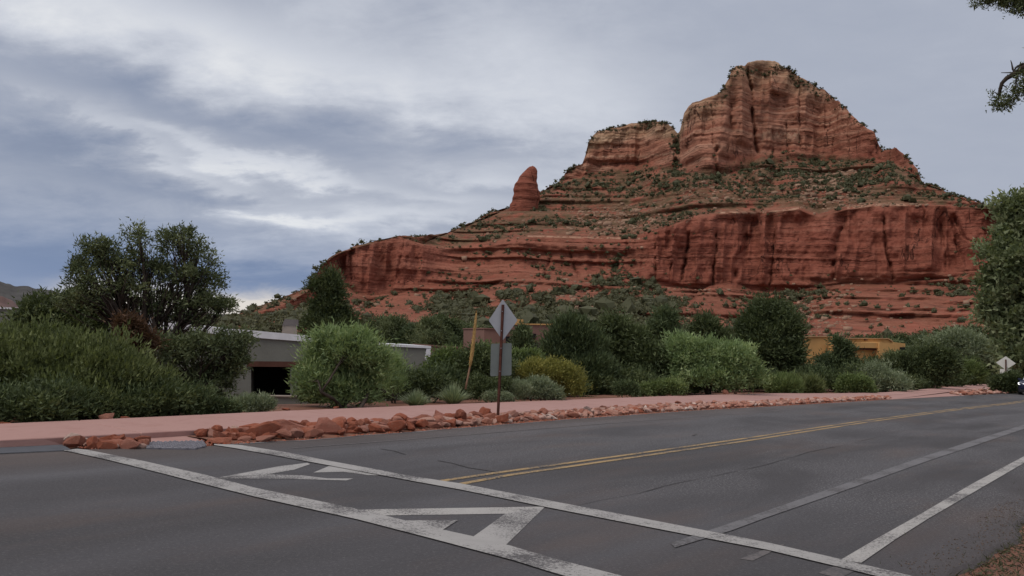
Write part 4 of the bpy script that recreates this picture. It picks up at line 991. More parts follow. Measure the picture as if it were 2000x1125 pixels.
plant_px('pinyon_tree', 'slender pinyon with a bare lower trunk seen over the willow bush', 'tree', 1298, E_(1298) + 12, [(1298, 624, 24, 17), (1290, 645, 28, 18), (1312, 660, 22, 14)], 'juniper', 240, 42, 0.34, L=0.17, Wd=0.04, tr=0.12, fork=0.7, twigs=50, seed=20, shell=0.35)
plant_px('pinyon_tree', 'small pinyon against orange rock between the willow bush and the big juniper', 'tree', 1378, E_(1378) + 16, [(1378, 640, 24, 20), (1392, 660, 30, 20), (1360, 665, 24, 16)], 'dark', 240, 42, 0.4, L=0.20, Wd=0.05, tr=0.13, fork=0.6, twigs=50, seed=21, shell=0.35)
plant_px('willow_shrub', 'large silvery light green willow bush with a dark forked base', 'shrub', 1385, E_(1385) + 2.6, [(1378, 702, 78, 44), (1335, 692, 46, 34), (1430, 712, 54, 40), (1395, 738, 74, 24), (1465, 735, 24, 26), (1350, 730, 50, 26)], 'willow', 1300, 44, 0.26, L=0.12, Wd=0.036, tr=0.07, stems=4, spread=0.2, twigs=110, seed=22, out=0.65, up=0.5, rnd=0.55, shell=0.5, rag=0.17, lo=-0.5, fork=0.45)
plant_px('round_hedge', 'small dark clipped looking mound at the sidewalk left of the willow bush', 'shrub', 1224, E_(1224) + 1.6, [(1224, 761, 26, 15)], 'juniper', 200, 42, 0.13, L=0.06, Wd=0.02, tr=0.02, stems=2, twigs=6, seed=23, shell=0.8, rag=0.03)
plant_px('leafy_shrub', 'low spreading green shrub under the left side of the willow bush', 'shrub', 1285, E_(1285) + 1.4, [(1270, 762, 30, 12), (1310, 758, 34, 16)], 'fresh', 260, 42, 0.15, L=0.07, Wd=0.03, tr=0.02, stems=3, twigs=6, seed=24, lo=-0.8)
plant_px('juniper_tree', 'big round topped dark tree left of the ochre house', 'tree', 1510, E_(1510) + 12, [(1500, 618, 44, 30), (1532, 645, 36, 40), (1470, 645, 34, 34), (1495, 680, 62, 44), (1535, 700, 34, 36), (1500, 725, 66, 26)], 'dark', 1100, 46, 0.46, L=0.20, Wd=0.06, tr=0.22, twigs=90, seed=25, shell=0.45, rag=0.1)
plant_px('grassy_shrub', 'loose yellowish green shrub at the sidewalk under the big round tree', 'shrub', 1530, E_(1530) + 2.0, [(1530, 754, 32, 18)], 'fresh', 200, 42, 0.22, L=0.20, Wd=0.025, tr=0.02, stems=3, twigs=6, seed=26, up=0.9, lo=-0.8)
plant_px('grassy_shrub', 'spiky light green shrub right of the loose yellowish shrub', 'shrub', 1580, E_(1580) + 2.0, [(1580, 755, 26, 15)], 'olive', 150, 42, 0.22, L=0.22, Wd=0.022, tr=0.02, stems=3, twigs=6, seed=27, up=0.9, lo=-0.8)
plant_px('evergreen_tree', 'green tree with a high left tip covering the middle of the ochre house', 'tree', 1645, E_(1645) + 22, [(1637, 668, 9, 9), (1650, 684, 15, 12), (1632, 710, 36, 17), (1660, 716, 18, 14), (1640, 738, 54, 20)], 'juniper', 640, 44, 0.42, L=0.20, Wd=0.06, tr=0.16, twigs=40, seed=28, shell=0.45)
plant_px('round_shrub', 'bright green dome shaped shrub at the edge of the sidewalk', 'shrub', 1670, E_(1670) + 1.8, [(1670, 753, 33, 16)], 'fresh', 340, 44, 0.22, L=0.11, Wd=0.045, tr=0.03, stems=3, twigs=6, seed=29, shell=0.8, rag=0.03)
plant_px('loose_shrub', 'loose grey green shrub right of the bright dome shaped shrub', 'shrub', 1725, E_(1725) + 4, [(1712, 735, 30, 24), (1742, 748, 36, 18), (1700, 755, 26, 14)], 'mist', 380, 44, 0.3, L=0.14, Wd=0.03, tr=0.04, stems=4, twigs=20, seed=30, lo=-0.8)
plant_px('evergreen_tree', 'small evergreen in front of the right wing of the ochre house', 'tree', 1710, E_(1710) + 18, [(1708, 716, 12, 12), (1712, 732, 24, 16)], 'dark', 220, 44, 0.36, L=0.18, Wd=0.06, tr=0.12, twigs=16, seed=31)
plant_px('broad_shrub', 'broad dark shrub mass right of the ochre house', 'shrub', 1790, E_(1790) + 6, [(1768, 720, 40, 28), (1810, 715, 50, 34), (1780, 742, 60, 16), (1835, 705, 36, 24)], 'dark', 760, 44, 0.42, L=0.20, Wd=0.055, tr=0.10, stems=4, twigs=30, seed=32, lo=-0.7)
plant_px('broad_shrub', 'rounded dark green shrub at the bend of the sidewalk', 'shrub', 1878, E_(1878) + 4, [(1880, 728, 38, 25), (1850, 736, 26, 16)], 'fresh', 460, 44, 0.38, L=0.18, Wd=0.05, tr=0.08, stems=4, twigs=20, seed=33, lo=-0.8)
plant_px('evergreen_tree', 'greyish green tree behind the rounded shrub near the big right tree', 'tree', 1865, E_(1865) + 22, [(1835, 680, 34, 24), (1875, 672, 38, 26), (1905, 690, 38, 30), (1860, 705, 50, 24)], 'mist', 620, 42, 0.6, L=0.28, Wd=0.07, tr=0.2, twigs=60, seed=34, shell=0.35)
plant_px('cottonwood_tree', 'very tall leafy tree at the right edge above the road', 'tree', 2010, 84, [(1978, 410, 26, 28), (2012, 400, 28, 30), (1981, 455, 42, 34), (2036, 440, 46, 50), (1961, 500, 40, 34), (2016, 510, 54, 50), (1951, 545, 34, 26), (1996, 585, 50, 40), (1964, 610, 46, 34), (2056, 560, 60, 60), (2026, 640, 60, 50), (1974, 660, 44, 40), (2006, 700, 50, 40), (2086, 680, 60, 60), (1941, 590, 26, 22)], 'cotton', 1150, 42, 0.66, L=0.34, Wd=0.16, tr=0.5, fork=0.3, twigs=150, seed=35, shell=0.3, rag=0.2, base_x=2020)
plant_px('roadside_shrub', 'dark shrub hugging the second sign post', 'shrub', 1962, 69, [(1955, 750, 18, 12), (1975, 745, 16, 16), (1985, 756, 12, 8)], 'dark', 260, 42, 0.3, L=0.16, Wd=0.05, tr=0.05, stems=3, twigs=10, seed=36, lo=-0.8)
plant_px('sage_shrub', 'light green low shrub with white blooms at the foot of the grey house terrace', 'shrub', 492, E_(492) + 1.0, [(485, 793, 34, 14), (515, 790, 20, 12)], 'mist', 260, 42, 0.11, L=0.07, Wd=0.014, tr=0.02, stems=3, twigs=8, seed=37, up=0.9)
plant_px('sage_shrub', 'dull grey green ground shrub left of the white bloomed one', 'shrub', 420, E_(420) + 0.9, [(430, 797, 36, 11), (395, 800, 26, 10)], 'juniper', 200, 42, 0.11, L=0.06, Wd=0.018, tr=0.02, stems=3, twigs=8, seed=38)
plant_px('feather_shrub', 'thin feathery shrub leaning against the right wall of the grey house', 'shrub', 775, E_(775) + 3, [(765, 750, 26, 28), (772, 715, 16, 22)], 'willow', 110, 34, 0.22, L=0.12, Wd=0.013, tr=0.03, stems=4, twigs=40, seed=39, up=0.8)

def blades(name, label, cat, x, r, w_px, h_px, leaf, n, L0, seed, wd=0.02, group=None, kindname='blade'):
    a = azel(x, HY + SL * (x - 1000) + 60)[0]; g_ = (r * math.sin(a), r * math.cos(a)); z0 = float(ground_z(*g_)); rng = np.random.default_rng(seed)
    root = thing(name, label, cat, (g_[0], g_[1], z0), 0, group)
    h = at(x, h_px, r)[2] - z0; V = []; T = []; Fc = []
    R = w_px / 2 * r / F
    for i in range(n):
        t = rng.uniform(0, 6.283); lean = rng.uniform(0.05, 1.0) ** 0.8; Lh = rng.uniform(0.7, 1.05); k = len(V)
        dirx, diry = math.cos(t), math.sin(t); sx, sy = -diry * wd / 2, dirx * wd / 2
        for s_, wf in ((0, 1), (0.35, 1), (0.7, 0.7), (1.0, 0.0)):
            rad = R * lean * Lh * s_ ** 1.15 + 0.02; z = h * Lh * (1 - 0.42 * lean) * (s_ - 0.22 * lean * s_ * s_)
            p = (dirx * rad, diry * rad, z)
            if wf > 0: V += [(p[0] - sx * wf, p[1] - sy * wf, p[2]), (p[0] + sx * wf, p[1] + sy * wf, p[2])]
            else: V.append(p)
        tt = rng.uniform(0.2, 0.9); T += [tt] * 7
        Fc += [(k, k + 1, k + 3), (k, k + 3, k + 2), (k + 2, k + 3, k + 5), (k + 2, k + 5, k + 4), (k + 4, k + 5, k + 6)]
    obj('blades', raw_mesh(name + '_blades', V, 3, Fc, [L_[leaf]], {'tint': T}), root, kind='stuff')
    return root
blades('sotol_plant', 'spiky blue green sotol at the base of the dry yellow stalk', 'plant', 888, E_(888) + 0.9, 100, 738, 'yucca', 520, 0.9, 1, 0.022)
blades('bunch_grass', 'light green clump of long grass left of the sotol', 'plant', 815, E_(815) + 0.8, 110, 752, 'yucca', 560, 0.7, 2, 0.016)
blades('bunch_grass', 'low pale grass tuft by the grey house terrace wall', 'plant', 520, E_(520) + 1.1, 50, 778, 'willow', 240, 0.5, 3, 0.014)

# dry flower stalk of the sotol
def stalk():
    r = E_(905) + 1.4; pts_px = [(909, 760), (912, 745), (918, 715), (922, 690), (926, 655), (929, 625), (931, 606)]
    P = [at(x, y, r) for x, y in pts_px]; base = P[0].copy()
    root = thing('dry_flower_stalk', 'tall dry yellow flower stalk leaning beside the sign', 'flower stalk', tuple(base))
    MB().tube([p - base for p in P[:4]], [0.03, 0.026, 0.024, 0.02], 7).build('stem', M['stalk_pink'], root, smooth=True)
    rng = np.random.default_rng(9); Q = np.array([p - base for p in P]); ts = np.linspace(0, 1, 900)
    ln = np.linspace(0, 1, len(Q)); C = np.stack([np.interp(0.30 + 0.70 * ts, ln, Q[:, k]) for k in range(3)], 1)
    rad = 0.078 * np.sin(np.pi * np.clip(ts, 0.0, 1) ** 0.62) ** 0.8 + 0.012; ang = rng.uniform(0, 6.283, 900)
    dd = norm(np.stack([np.cos(ang), np.sin(ang), 0.9 + 0 * ang], 1))
    V = leaf_tris(C, dd, rad * rng.uniform(0.8, 1.3, 900), 0.03, rng)
    me = leaf_mesh('flower_spike', V, rng.random(len(V)), M['stalk']); obj('flower_spike', me, root)
    MB().tube(list(C[::60]), [float(max(0.008, q * 0.55)) for q in rad[::60]], 7).build('spike_core', M['stalk'], root, smooth=True)
stalk()

# tree standing off to the right of the view; some boughs hang into it
def overhang():
    base = np.array([8.9, 4.6, -0.04]); root = thing('overhanging_juniper', 'dark juniper boughs hanging in at the upper right corner', 'tree', tuple(base))
    rng = np.random.default_rng(77); mb = MB(); b0 = np.zeros(3)
    mb.tube([(0, 0, -0.2), (0, 0.02, 0.6), (-0.1, 0.05, 1.8), (-0.2, 0.15, 3.2)], [0.26, 0.2, 0.17, 0.14], 9)
    fork = np.array([-0.2, 0.15, 3.2]); tp = lambda x, y, r=8.0: at(x, y, r) - base
    def path(pts, r0, r1, n=5):
        pts = [np.array(p) for p in pts]; mb.tube(pts, [r0 + (r1 - r0) * i / (len(pts) - 1) for i in range(len(pts))], n)
    path([fork, fork + [-1.2, 0.6, 0.6], tp(2160, 60), tp(2060, 110), tp(2012, 128)], 0.055, 0.026, 7)
    path([tp(2012, 128), tp(1996, 133), tp(1984, 143), tp(1966, 153), tp(1957, 163), tp(1953, 176), tp(1952, 190)], 0.026, 0.012)
    path([tp(1984, 143), tp(1978, 136), tp(1976, 124), tp(1974, 118)], 0.012, 0.004, 4)
    path([tp(1980, 142), tp(1968, 142), tp(1955, 142)], 0.008, 0.003, 4)
    path([tp(2012, 126), tp(1996, 125), tp(1985, 131), tp(1978, 142)], 0.014, 0.008, 4)
    path([tp(1957, 165), tp(1963, 169), tp(1968, 173)], 0.007, 0.003, 4)
    path([tp(1952, 188), tp(1943, 180), tp(1937, 186)], 0.007, 0.003, 4)
    path([tp(1952, 190), tp(1947, 196), tp(1940, 200)], 0.008, 0.003, 4)
    path([tp(1952, 190), tp(1960, 197), tp(1970, 198)], 0.008, 0.003, 4)
    path([tp(1990, 140), tp(1985, 155), tp(1984, 168), tp(1980, 178)], 0.012, 0.005, 4)
    path([fork, fork + [-0.8, 0.4, 1.4], tp(2120, -60), tp(2040, -30), tp(1990, -12), tp(1930, -8)], 0.05, 0.01, 6)
    for q in [(0.4, 1.2, 5.0), (-0.9, -0.8, 5.4), (1.5, -0.4, 5.0), (0.3, 0.2, 6.2)]: limb(mb, fork, q, 0.09, 0.03, rng, 0.08, 4, 6)
    mb.build('trunk', M['bark'], root, smooth=True)
    lobes = []
    def L3(x, y, rx, ry, r=8.0):
        p = tp(x, y, r); s_ = r / F; lobes.append((p[0], p[1], p[2], rx * s_, (rx + ry) / 2 * s_, ry * s_))
    for q in [(1944, 198, 15, 7), (1962, 201, 13, 7), (1950, 206, 12, 4), (1978, 182, 9, 5), (1990, 178, 14, 8), (2000, 150, 12, 6), (2010, 170, 16, 12), (2030, 140, 24, 20), (1916, 2, 13, 7), (1936, -2, 12, 7), (1928, -14, 24, 9), (1972, 6, 16, 10), (1978, 14, 7, 6), (1996, 8, 12, 10), (1962, 0, 10, 7), (2000, -20, 40, 16), (2050, 20, 40, 30), (2070, 90, 30, 30), (2120, 70, 55, 36), (2180, 30, 60, 40), (2120, -60, 70, 44), (2200, 90, 60, 50), (2060, -60, 40, 30), (2260, 20, 70, 60)]: L3(*q)
    V, T, C, li = crown(lobes, 1500, 30, 0.05, L=0.026, Wd=0.0075, seed=78, out=0.4, up=0.1, rnd=0.8, shell=0.1, lo=-1.0, rag=0.15)
    big = [(0.4, 1.0, 5.6, 1.5, 1.3, 1.1), (-0.9, -1.2, 5.6, 1.5, 1.2, 1.0), (1.5, -0.4, 5.3, 1.3, 1.3, 1.0), (0.3, 0.1, 6.8, 1.3, 1.2, 0.8)]
    V2, T2, C2, l2 = crown(big, 500, 30, 0.24, L=0.10, Wd=0.035, seed=79)
    obj('crown', leaf_mesh('overhang_foliage', np.concatenate([V, V2]), np.concatenate([T, T2]) , L_['pinyon']), root)
overhang()

# ------------------------------------------------------------------ repeated background plants
def proto(name, label, cat, lobes, leaf, clumps, per, cr, L, Wd, seed, tr=0.12, group=None, **kw):
    V, T, C, li = crown(lobes, clumps, per, cr, L, Wd, seed=seed, **kw)
    V[:, 2] = np.maximum(V[:, 2], 0.02)
    root = thing(name, label, cat, (0, 0, 0), 0, group)
    obj('crown' if cat == 'tree' else 'foliage', leaf_mesh(name + '_foliage', V, T, L_[leaf]), root)
    tree_mesh(lobes, C, li, tr, seed + 3, twigs=26).build('trunk' if cat == 'tree' else 'stems', M['bark'], root, smooth=True)
    return root
GB = 'evergreens in the belt between the gardens and the butte'
LBL = 'small dark evergreen in the thick belt of trees below the butte'
PA = proto('belt_evergreen', LBL, 'tree', [(0, 0, 3.3, 0.9, 0.9, 0.8), (0.5, 0.2, 2.3, 1.3, 1.1, 1.0), (-0.7, -0.1, 2.1, 1.1, 1.1, 0.9), (0.1, 0.3, 1.2, 1.5, 1.4, 0.9)], 'dark', 420, 34, 0.36, 0.19, 0.06, 201, group=GB)
PB = proto('belt_evergreen', LBL, 'tree', [(0, 0, 3.5, 0.6, 0.6, 0.7), (0.2, 0, 2.6, 1.0, 0.9, 0.9), (-0.2, 0.1, 1.6, 1.35, 1.3, 1.0), (0.3, -0.1, 0.8, 1.3, 1.3, 0.7)], 'juniper', 420, 34, 0.34, 0.19, 0.055, 202, group=GB, up=0.7)
PC = proto('belt_evergreen', LBL, 'tree', [(-0.5, 0, 2.9, 1.0, 0.8, 0.7), (0.8, 0, 3.2, 0.9, 0.8, 0.6), (0.1, 0.2, 2.2, 1.5, 1.3, 0.8), (-0.2, 0, 1.3, 1.2, 1.2, 0.7)], 'pinyon', 380, 34, 0.34, 0.19, 0.05, 203, group=GB, shell=0.3, rag=0.14)
belt = []
rb = random.Random(5)
def add_belt(x, ytop, r, wfac=1.0):
    if 920 < x < 1105 and r < 94: r += 22
    if 1755 < x < 1785 and r < 125: return
    belt.append((x, ytop, r, wfac))
for x0 in range(560, 620, 30): add_belt(x0 + rb.uniform(-8, 8), np.interp(x0, [450, 520, 620], [648, 645, 640]) + rb.uniform(0, 8), rb.uniform(120, 155))
for x0 in range(690, 960, 24): add_belt(x0 + rb.uniform(-10, 10), rb.uniform(612, 640), rb.uniform(95, 150))
for x0 in range(840, 1200, 30): add_belt(x0 + rb.uniform(-10, 10), rb.uniform(636, 668), rb.uniform(75, 110))
for x0 in range(1160, 1460, 26): add_belt(x0 + rb.uniform(-10, 10), rb.uniform(628, 668), rb.uniform(85, 140))
for x0 in range(1170, 1480, 34): add_belt(x0 + rb.uniform(-10, 10), rb.uniform(665, 700), rb.uniform(50, 66))
for x0 in range(1440, 1560, 26): add_belt(x0 + rb.uniform(-10, 10), rb.uniform(655, 690), rb.uniform(72, 105))
for x0 in range(1575, 1780, 22): add_belt(x0 + rb.uniform(-6, 6), rb.uniform(708, 724), rb.uniform(78, 92))
for x0 in range(1560, 1900, 30): add_belt(x0 + rb.uniform(-10, 10), rb.uniform(640, 660) if (x0 > 1780 or x0 < 1570) else rb.uniform(655, 662), rb.uniform(130, 158))
for x0 in range(1760, 1960, 24): add_belt(x0 + rb.uniform(-8, 8), rb.uniform(655, 700), rb.uniform(95, 130))
for x0 in range(1900, 2300, 30): add_belt(x0 + rb.uniform(-8, 8), rb.uniform(600, 690), rb.uniform(110, 150))
for x0 in range(-240, 60, 40): add_belt(x0, rb.uniform(640, 660), rb.uniform(60, 90))
first = True
protos = [PA, PB, PC]; used = set()
for i, (x, yt, r, wf) in enumerate(belt):
    a = azel(x, HY + SL * (x - 1000))[0]; gx, gy = r * math.sin(a), r * math.cos(a); z0 = float(ground_z(gx, gy)) - 0.1
    h = at(x, yt, r)[2] - z0
    if h < 0.8: h = 0.8
    k = i % 3; sc = h / 4.1; sx = sc * rb.uniform(0.9, 1.35) * wf
    if k not in used:
        o = protos[k]; used.add(k); o.location = (gx, gy, z0); o.rotation_euler = (0, 0, rb.uniform(0, 6.28)); o.scale = (sx, sx, sc)
    else: dup(protos[k], (gx, gy, z0), rb.uniform(0, 6.28), (sx, sx, sc), LBL, GB)
GS = 'low shrubs along the back of the sidewalk'
LS = 'low dark shrub in the row along the back edge of the sidewalk'
SA = proto('edging_shrub', LS, 'shrub', [(0, 0, 0.35, 0.55, 0.5, 0.35), (0.35, 0.1, 0.3, 0.4, 0.4, 0.3), (-0.3, 0.1, 0.28, 0.4, 0.4, 0.28)], 'dark', 170, 30, 0.13, 0.07, 0.024, 211, tr=0.02, group=GS, up=0.6)
SB = proto('edging_shrub', LS, 'shrub', [(0, 0, 0.4, 0.45, 0.45, 0.4), (0.3, -0.1, 0.28, 0.4, 0.4, 0.28)], 'juniper', 150, 30, 0.13, 0.08, 0.018, 212, tr=0.02, group=GS, up=0.9)
sp = []
for x0 in list(range(650, 1260, 42)) + list(range(1260, 1880, 44)):
    sp.append((x0 + rb.uniform(-14, 14), E_(x0) + rb.uniform(4.5, 8.0), rb.uniform(0.9, 1.5)))
for x0 in list(range(-40, 420, 60)): sp.append((x0, E_(x0) + 1.2, rb.uniform(0.6, 0.9)))
for i, (x, r, sc) in enumerate(sp):
    a = azel(x, HY + SL * (x - 1000) + 60)[0]; gx, gy = r * math.sin(a), r * math.cos(a); z0 = float(ground_z(gx, gy)) - 0.03
    sc *= 1 + r / 120
    if i < 2:
        o = (SA, SB)[i]; o.location = (gx, gy, z0); o.rotation_euler = (0, 0, rb.uniform(0, 6)); o.scale = (sc, sc, sc)
    else: dup((SA, SB)[i % 2], (gx, gy, z0), rb.uniform(0, 6.28), (sc * 1.2, sc * 1.2, sc), LS, GS)

# ------------------------------------------------------------------ houses
class Wall:
    def __init__(s, x, r, deg):
        a = azel(x, HY + SL * (x - 1000))[0]; s.p = np.array([r * math.sin(a), r * math.cos(a)])
        s.t = np.array([math.cos(math.radians(deg)), math.sin(math.radians(deg))]); s.n = np.array([-s.t[1], s.t[0]])   # n points away from the camera
        s.r = r
    def pt(s, x, y, off=0.0):
        d = ray(x, y); k = ((s.p + s.n * off) @ s.n) / (d[:2] @ s.n); return np.array([d[0] * k, d[1] * k, CH + d[2] * k])
    def slab(s, mb, poly, off, depth):
        A = [s.pt(x, y, off) for x, y in poly]; B = [p + np.array([s.n[0], s.n[1], 0]) * depth for p in A]; n = len(A)
        mb.add(A + B, [tuple(range(n)), tuple(reversed(range(n, 2 * n)))] + [((i + 1) % n, i, n + i, n + (i + 1) % n) for i in range(n)])
        return mb
def fixn(o):
    bm = bmesh.new(); bm.from_mesh(o.data); bmesh.ops.recalc_face_normals(bm, faces=bm.faces); bm.to_mesh(o.data); bm.free(); return o
def part(w, name, root, m_, polys, off, depth, **kw):
    mb = MB()
    for p in polys: w.slab(mb, p, off, depth)
    return fixn(mb.build(name, M[m_], root, **kw))
def house_white():
    root = thing('grey_house', 'long low grey green stucco house with white capped parapets', 'house')
    w = Wall(520, 33.5, 14)
    part(w, 'wall', root, 'stucco_grey', [[(300, 642), (430, 652), (600, 666.5), (600, 712), (490, 711), (490, 835), (300, 835)]], 0, 5.0)
    part(w, 'wall', root, 'stucco_grey', [[(601, 667), (700, 672.5), (841, 680), (836, 835), (567, 835), (567, 712.6), (601, 712.6)]], 0.02, 6.0)
    part(w, 'wall', root, 'stucco_grey', [[(-260, 597), (-20, 602), (96, 606), (96, 760), (-260, 760)]], 3.0, 5.0)
    part(w, 'wall', root, 'stucco_grey', [[(50, 618), (200, 626), (299, 634), (299, 760), (50, 760)]], 1.5, 5.0)
    part(w, 'parapet_cap', root, 'stucco_white', [[(299, 628), (345, 630), (425, 640), (500, 646), (601, 655), (601, 667.5), (515, 661), (430, 653), (345, 645), (299, 642)]], -0.08, 5.16)
    part(w, 'parapet_cap', root, 'stucco_white', [[(602, 662), (700, 668), (842, 676), (842, 680.5), (700, 673.6), (602, 667.8)]], -0.05, 6.1)
    part(w, 'parapet_cap', root, 'stucco_white', [[(-260, 594), (-20, 599), (97, 603), (97, 606.5), (-20, 602.5), (-260, 598)]], 2.93, 5.1)
    part(w, 'parapet_cap', root, 'stucco_white', [[(49, 615), (200, 622.5), (298, 629), (298, 634.5), (200, 627), (49, 620)]], 1.43, 5.1)
    part(w, 'corner_paint', root, 'stucco_white', [[(833, 681), (842, 681), (836, 733), (829, 733), (832, 712), (830, 700)]], -0.04, 0.1)
    part(w, 'lintel', root, 'lintel', [[(482, 705.5), (601, 706.5), (601, 717), (482, 716)]], -0.06, 0.3)
    part(w, 'recess_shade', root, 'void', [[(470, 700), (600, 700), (600, 830), (470, 830)]], 2.6, 0.2)  # near-black panel stands in for the shade at the back of the recess
    part(w, 'ceiling', root, 'void', [[(486, 709), (572, 709), (572, 714), (486, 714)]], 0.3, 2.4)  # recess ceiling, its shade put into the near-black colour
    part(w, 'terrace_wall', root, 'stucco_grey', [[(505, 775), (640, 777), (640, 830), (505, 830)]], -2.2, 0.3)
    part(w, 'terrace_coping', root, 'chim', [[(504, 772.6), (640, 774.6), (640, 776.9), (504, 774.9)]], -2.26, 0.42)
    part(w, 'terrace_coping', root, 'chim', [[(424, 783), (441, 784), (441, 787), (424, 786)]], -2.26, 0.42)
    part(w, 'vent', root, 'void', [[(814, 726), (828, 727), (828, 736), (814, 735)]], -0.03, 0.1)
    part(w, 'window', root, 'glass_dark', [[(700, 735), (745, 736), (745, 762), (700, 761)]], -0.02, 0.1)
    wc = Wall(566, 36, 14)
    c = part(wc, 'chimney', root, 'chim', [[(552, 636), (580, 637), (580, 664), (550, 663)]], 0, 0.9)
    k = fixn(wc.slab(MB(), [(556, 623.5), (583, 624.5), (583, 636.8), (551, 635.8)], -0.03, 0.98).build('chimney_cap', M['chim_cap'], c))
house_white()
def house_brown():
    root = thing('brown_wall_house', 'low plain brown stucco wall between the grey house and the stalk', 'house')
    w = Wall(880, 46, 16)
    part(w, 'wall', root, 'stucco_brown', [[(843, 676), (930, 682), (935, 790), (838, 790)]], 0, 6)
    part(w, 'parapet_cap', root, 'stucco_rose', [[(842, 673.5), (931, 679.7), (931, 681.8), (842, 676.2)]], -0.06, 6.1)
house_brown()
def house_rose():
    root = thing('rose_brown_house', 'flat roofed rose brown stucco house behind the diamond sign', 'house')
    w = Wall(1015, 74, 16)
    part(w, 'wall', root, 'stucco_rose', [[(945, 642), (1002, 645), (1002, 730), (945, 730)]], 1.0, 8)
    part(w, 'wall', root, 'stucco_rose', [[(1002, 634), (1081, 635), (1063, 667.5), (1002, 656)]], 0, 0.5)
    part(w, 'wall', root, 'stucco_rose', [[(1003, 656), (1063, 667), (1063, 730), (1003, 730)]], 3.2, 8)
    part(w, 'wall', root, 'stucco_brown', [[(1063, 640), (1100, 642), (1100, 730), (1063, 730)]], 3.4, 8)
    part(w, 'parapet_cap', root, 'stucco_tan', [[(1001, 631.6), (1082, 632.6), (1081, 635), (1001, 634)]], -0.1, 0.7)
    part(w, 'parapet_cap', root, 'stucco_rose', [[(944, 640), (1001, 643), (1001, 645), (944, 642.2)]], 0.9, 8.2)
    part(w, 'chimney', root, 'stucco_tan', [[(1008, 623), (1022, 624), (1023, 634), (1007, 633)]], 3, 1.2)
    part(w, 'window', root, 'glass_dark', [[(988, 657), (1004, 658), (1004, 676), (988, 675)]], 0.95, 0.1)
    part(w, 'vent', root, 'void', [[(1035, 651), (1047, 652), (1047, 661), (1035, 660)]], -0.12, 0.3)
    part(w, 'pillar', root, 'chim', [[(1054, 667), (1061, 668), (1060, 730), (1053, 730)]], 0.4, 0.5)
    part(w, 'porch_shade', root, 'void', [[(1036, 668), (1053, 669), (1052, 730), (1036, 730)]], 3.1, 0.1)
house_rose()
def house_tan():
    root = thing('ochre_house', 'ochre stucco house with a wide garage door under the butte', 'house')
    w = Wall(1670, 108, 18)
    part(w, 'wall', root, 'stucco_tan', [[(1570, 662), (1576, 658.5), (1627, 658.5), (1627, 740), (1570, 740)]], 1.2, 9)
    part(w, 'wall', root, 'stucco_tan', [[(1628, 670), (1717, 669), (1717, 680), (1668, 679), (1668, 740), (1628, 740)]], 0, 0.9)
    part(w, 'wall', root, 'stucco_tan', [[(1718, 668), (1728, 670), (1757, 672), (1757, 740), (1718, 740)]], -0.3, 9)
    part(w, 'upper_wall', root, 'stucco_tan', [[(1650, 662), (1735, 662.5), (1744, 668), (1744, 690), (1650, 690)]], 3.0, 8)
    part(w, 'wing', root, 'stucco_tan', [[(1745, 668), (1768, 671), (1768, 740), (1745, 740)]], 4.0, 6)
    part(w, 'parapet_cap', root, 'trim_tan', [[(1569, 659.5), (1576, 656.8), (1628, 656.8), (1628, 658.3), (1577, 658.3), (1570, 661.5)]], 1.0, 9.4)
    part(w, 'parapet_cap', root, 'trim_tan', [[(1649, 660), (1736, 660.6), (1745, 666), (1744, 668), (1735, 662.3), (1649, 661.8)]], 2.8, 8.4)
    part(w, 'lintel', root, 'lintel', [[(1669, 679.4), (1717, 679.8), (1717, 684), (1669, 683.6)]], 0.3, 0.5)
    g_ = part(w, 'garage_door', root, 'stucco_tan', [[(1668, 683.8), (1717, 684.2), (1717, 740), (1668, 740)]], 0.7, 0.15)
    part(w, 'scupper', root, 'lintel', [[(1690, 663), (1695, 663), (1695, 665), (1690, 665)]], 2.75, 0.3)
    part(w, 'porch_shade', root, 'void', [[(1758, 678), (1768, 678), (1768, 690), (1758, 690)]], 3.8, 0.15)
house_tan()

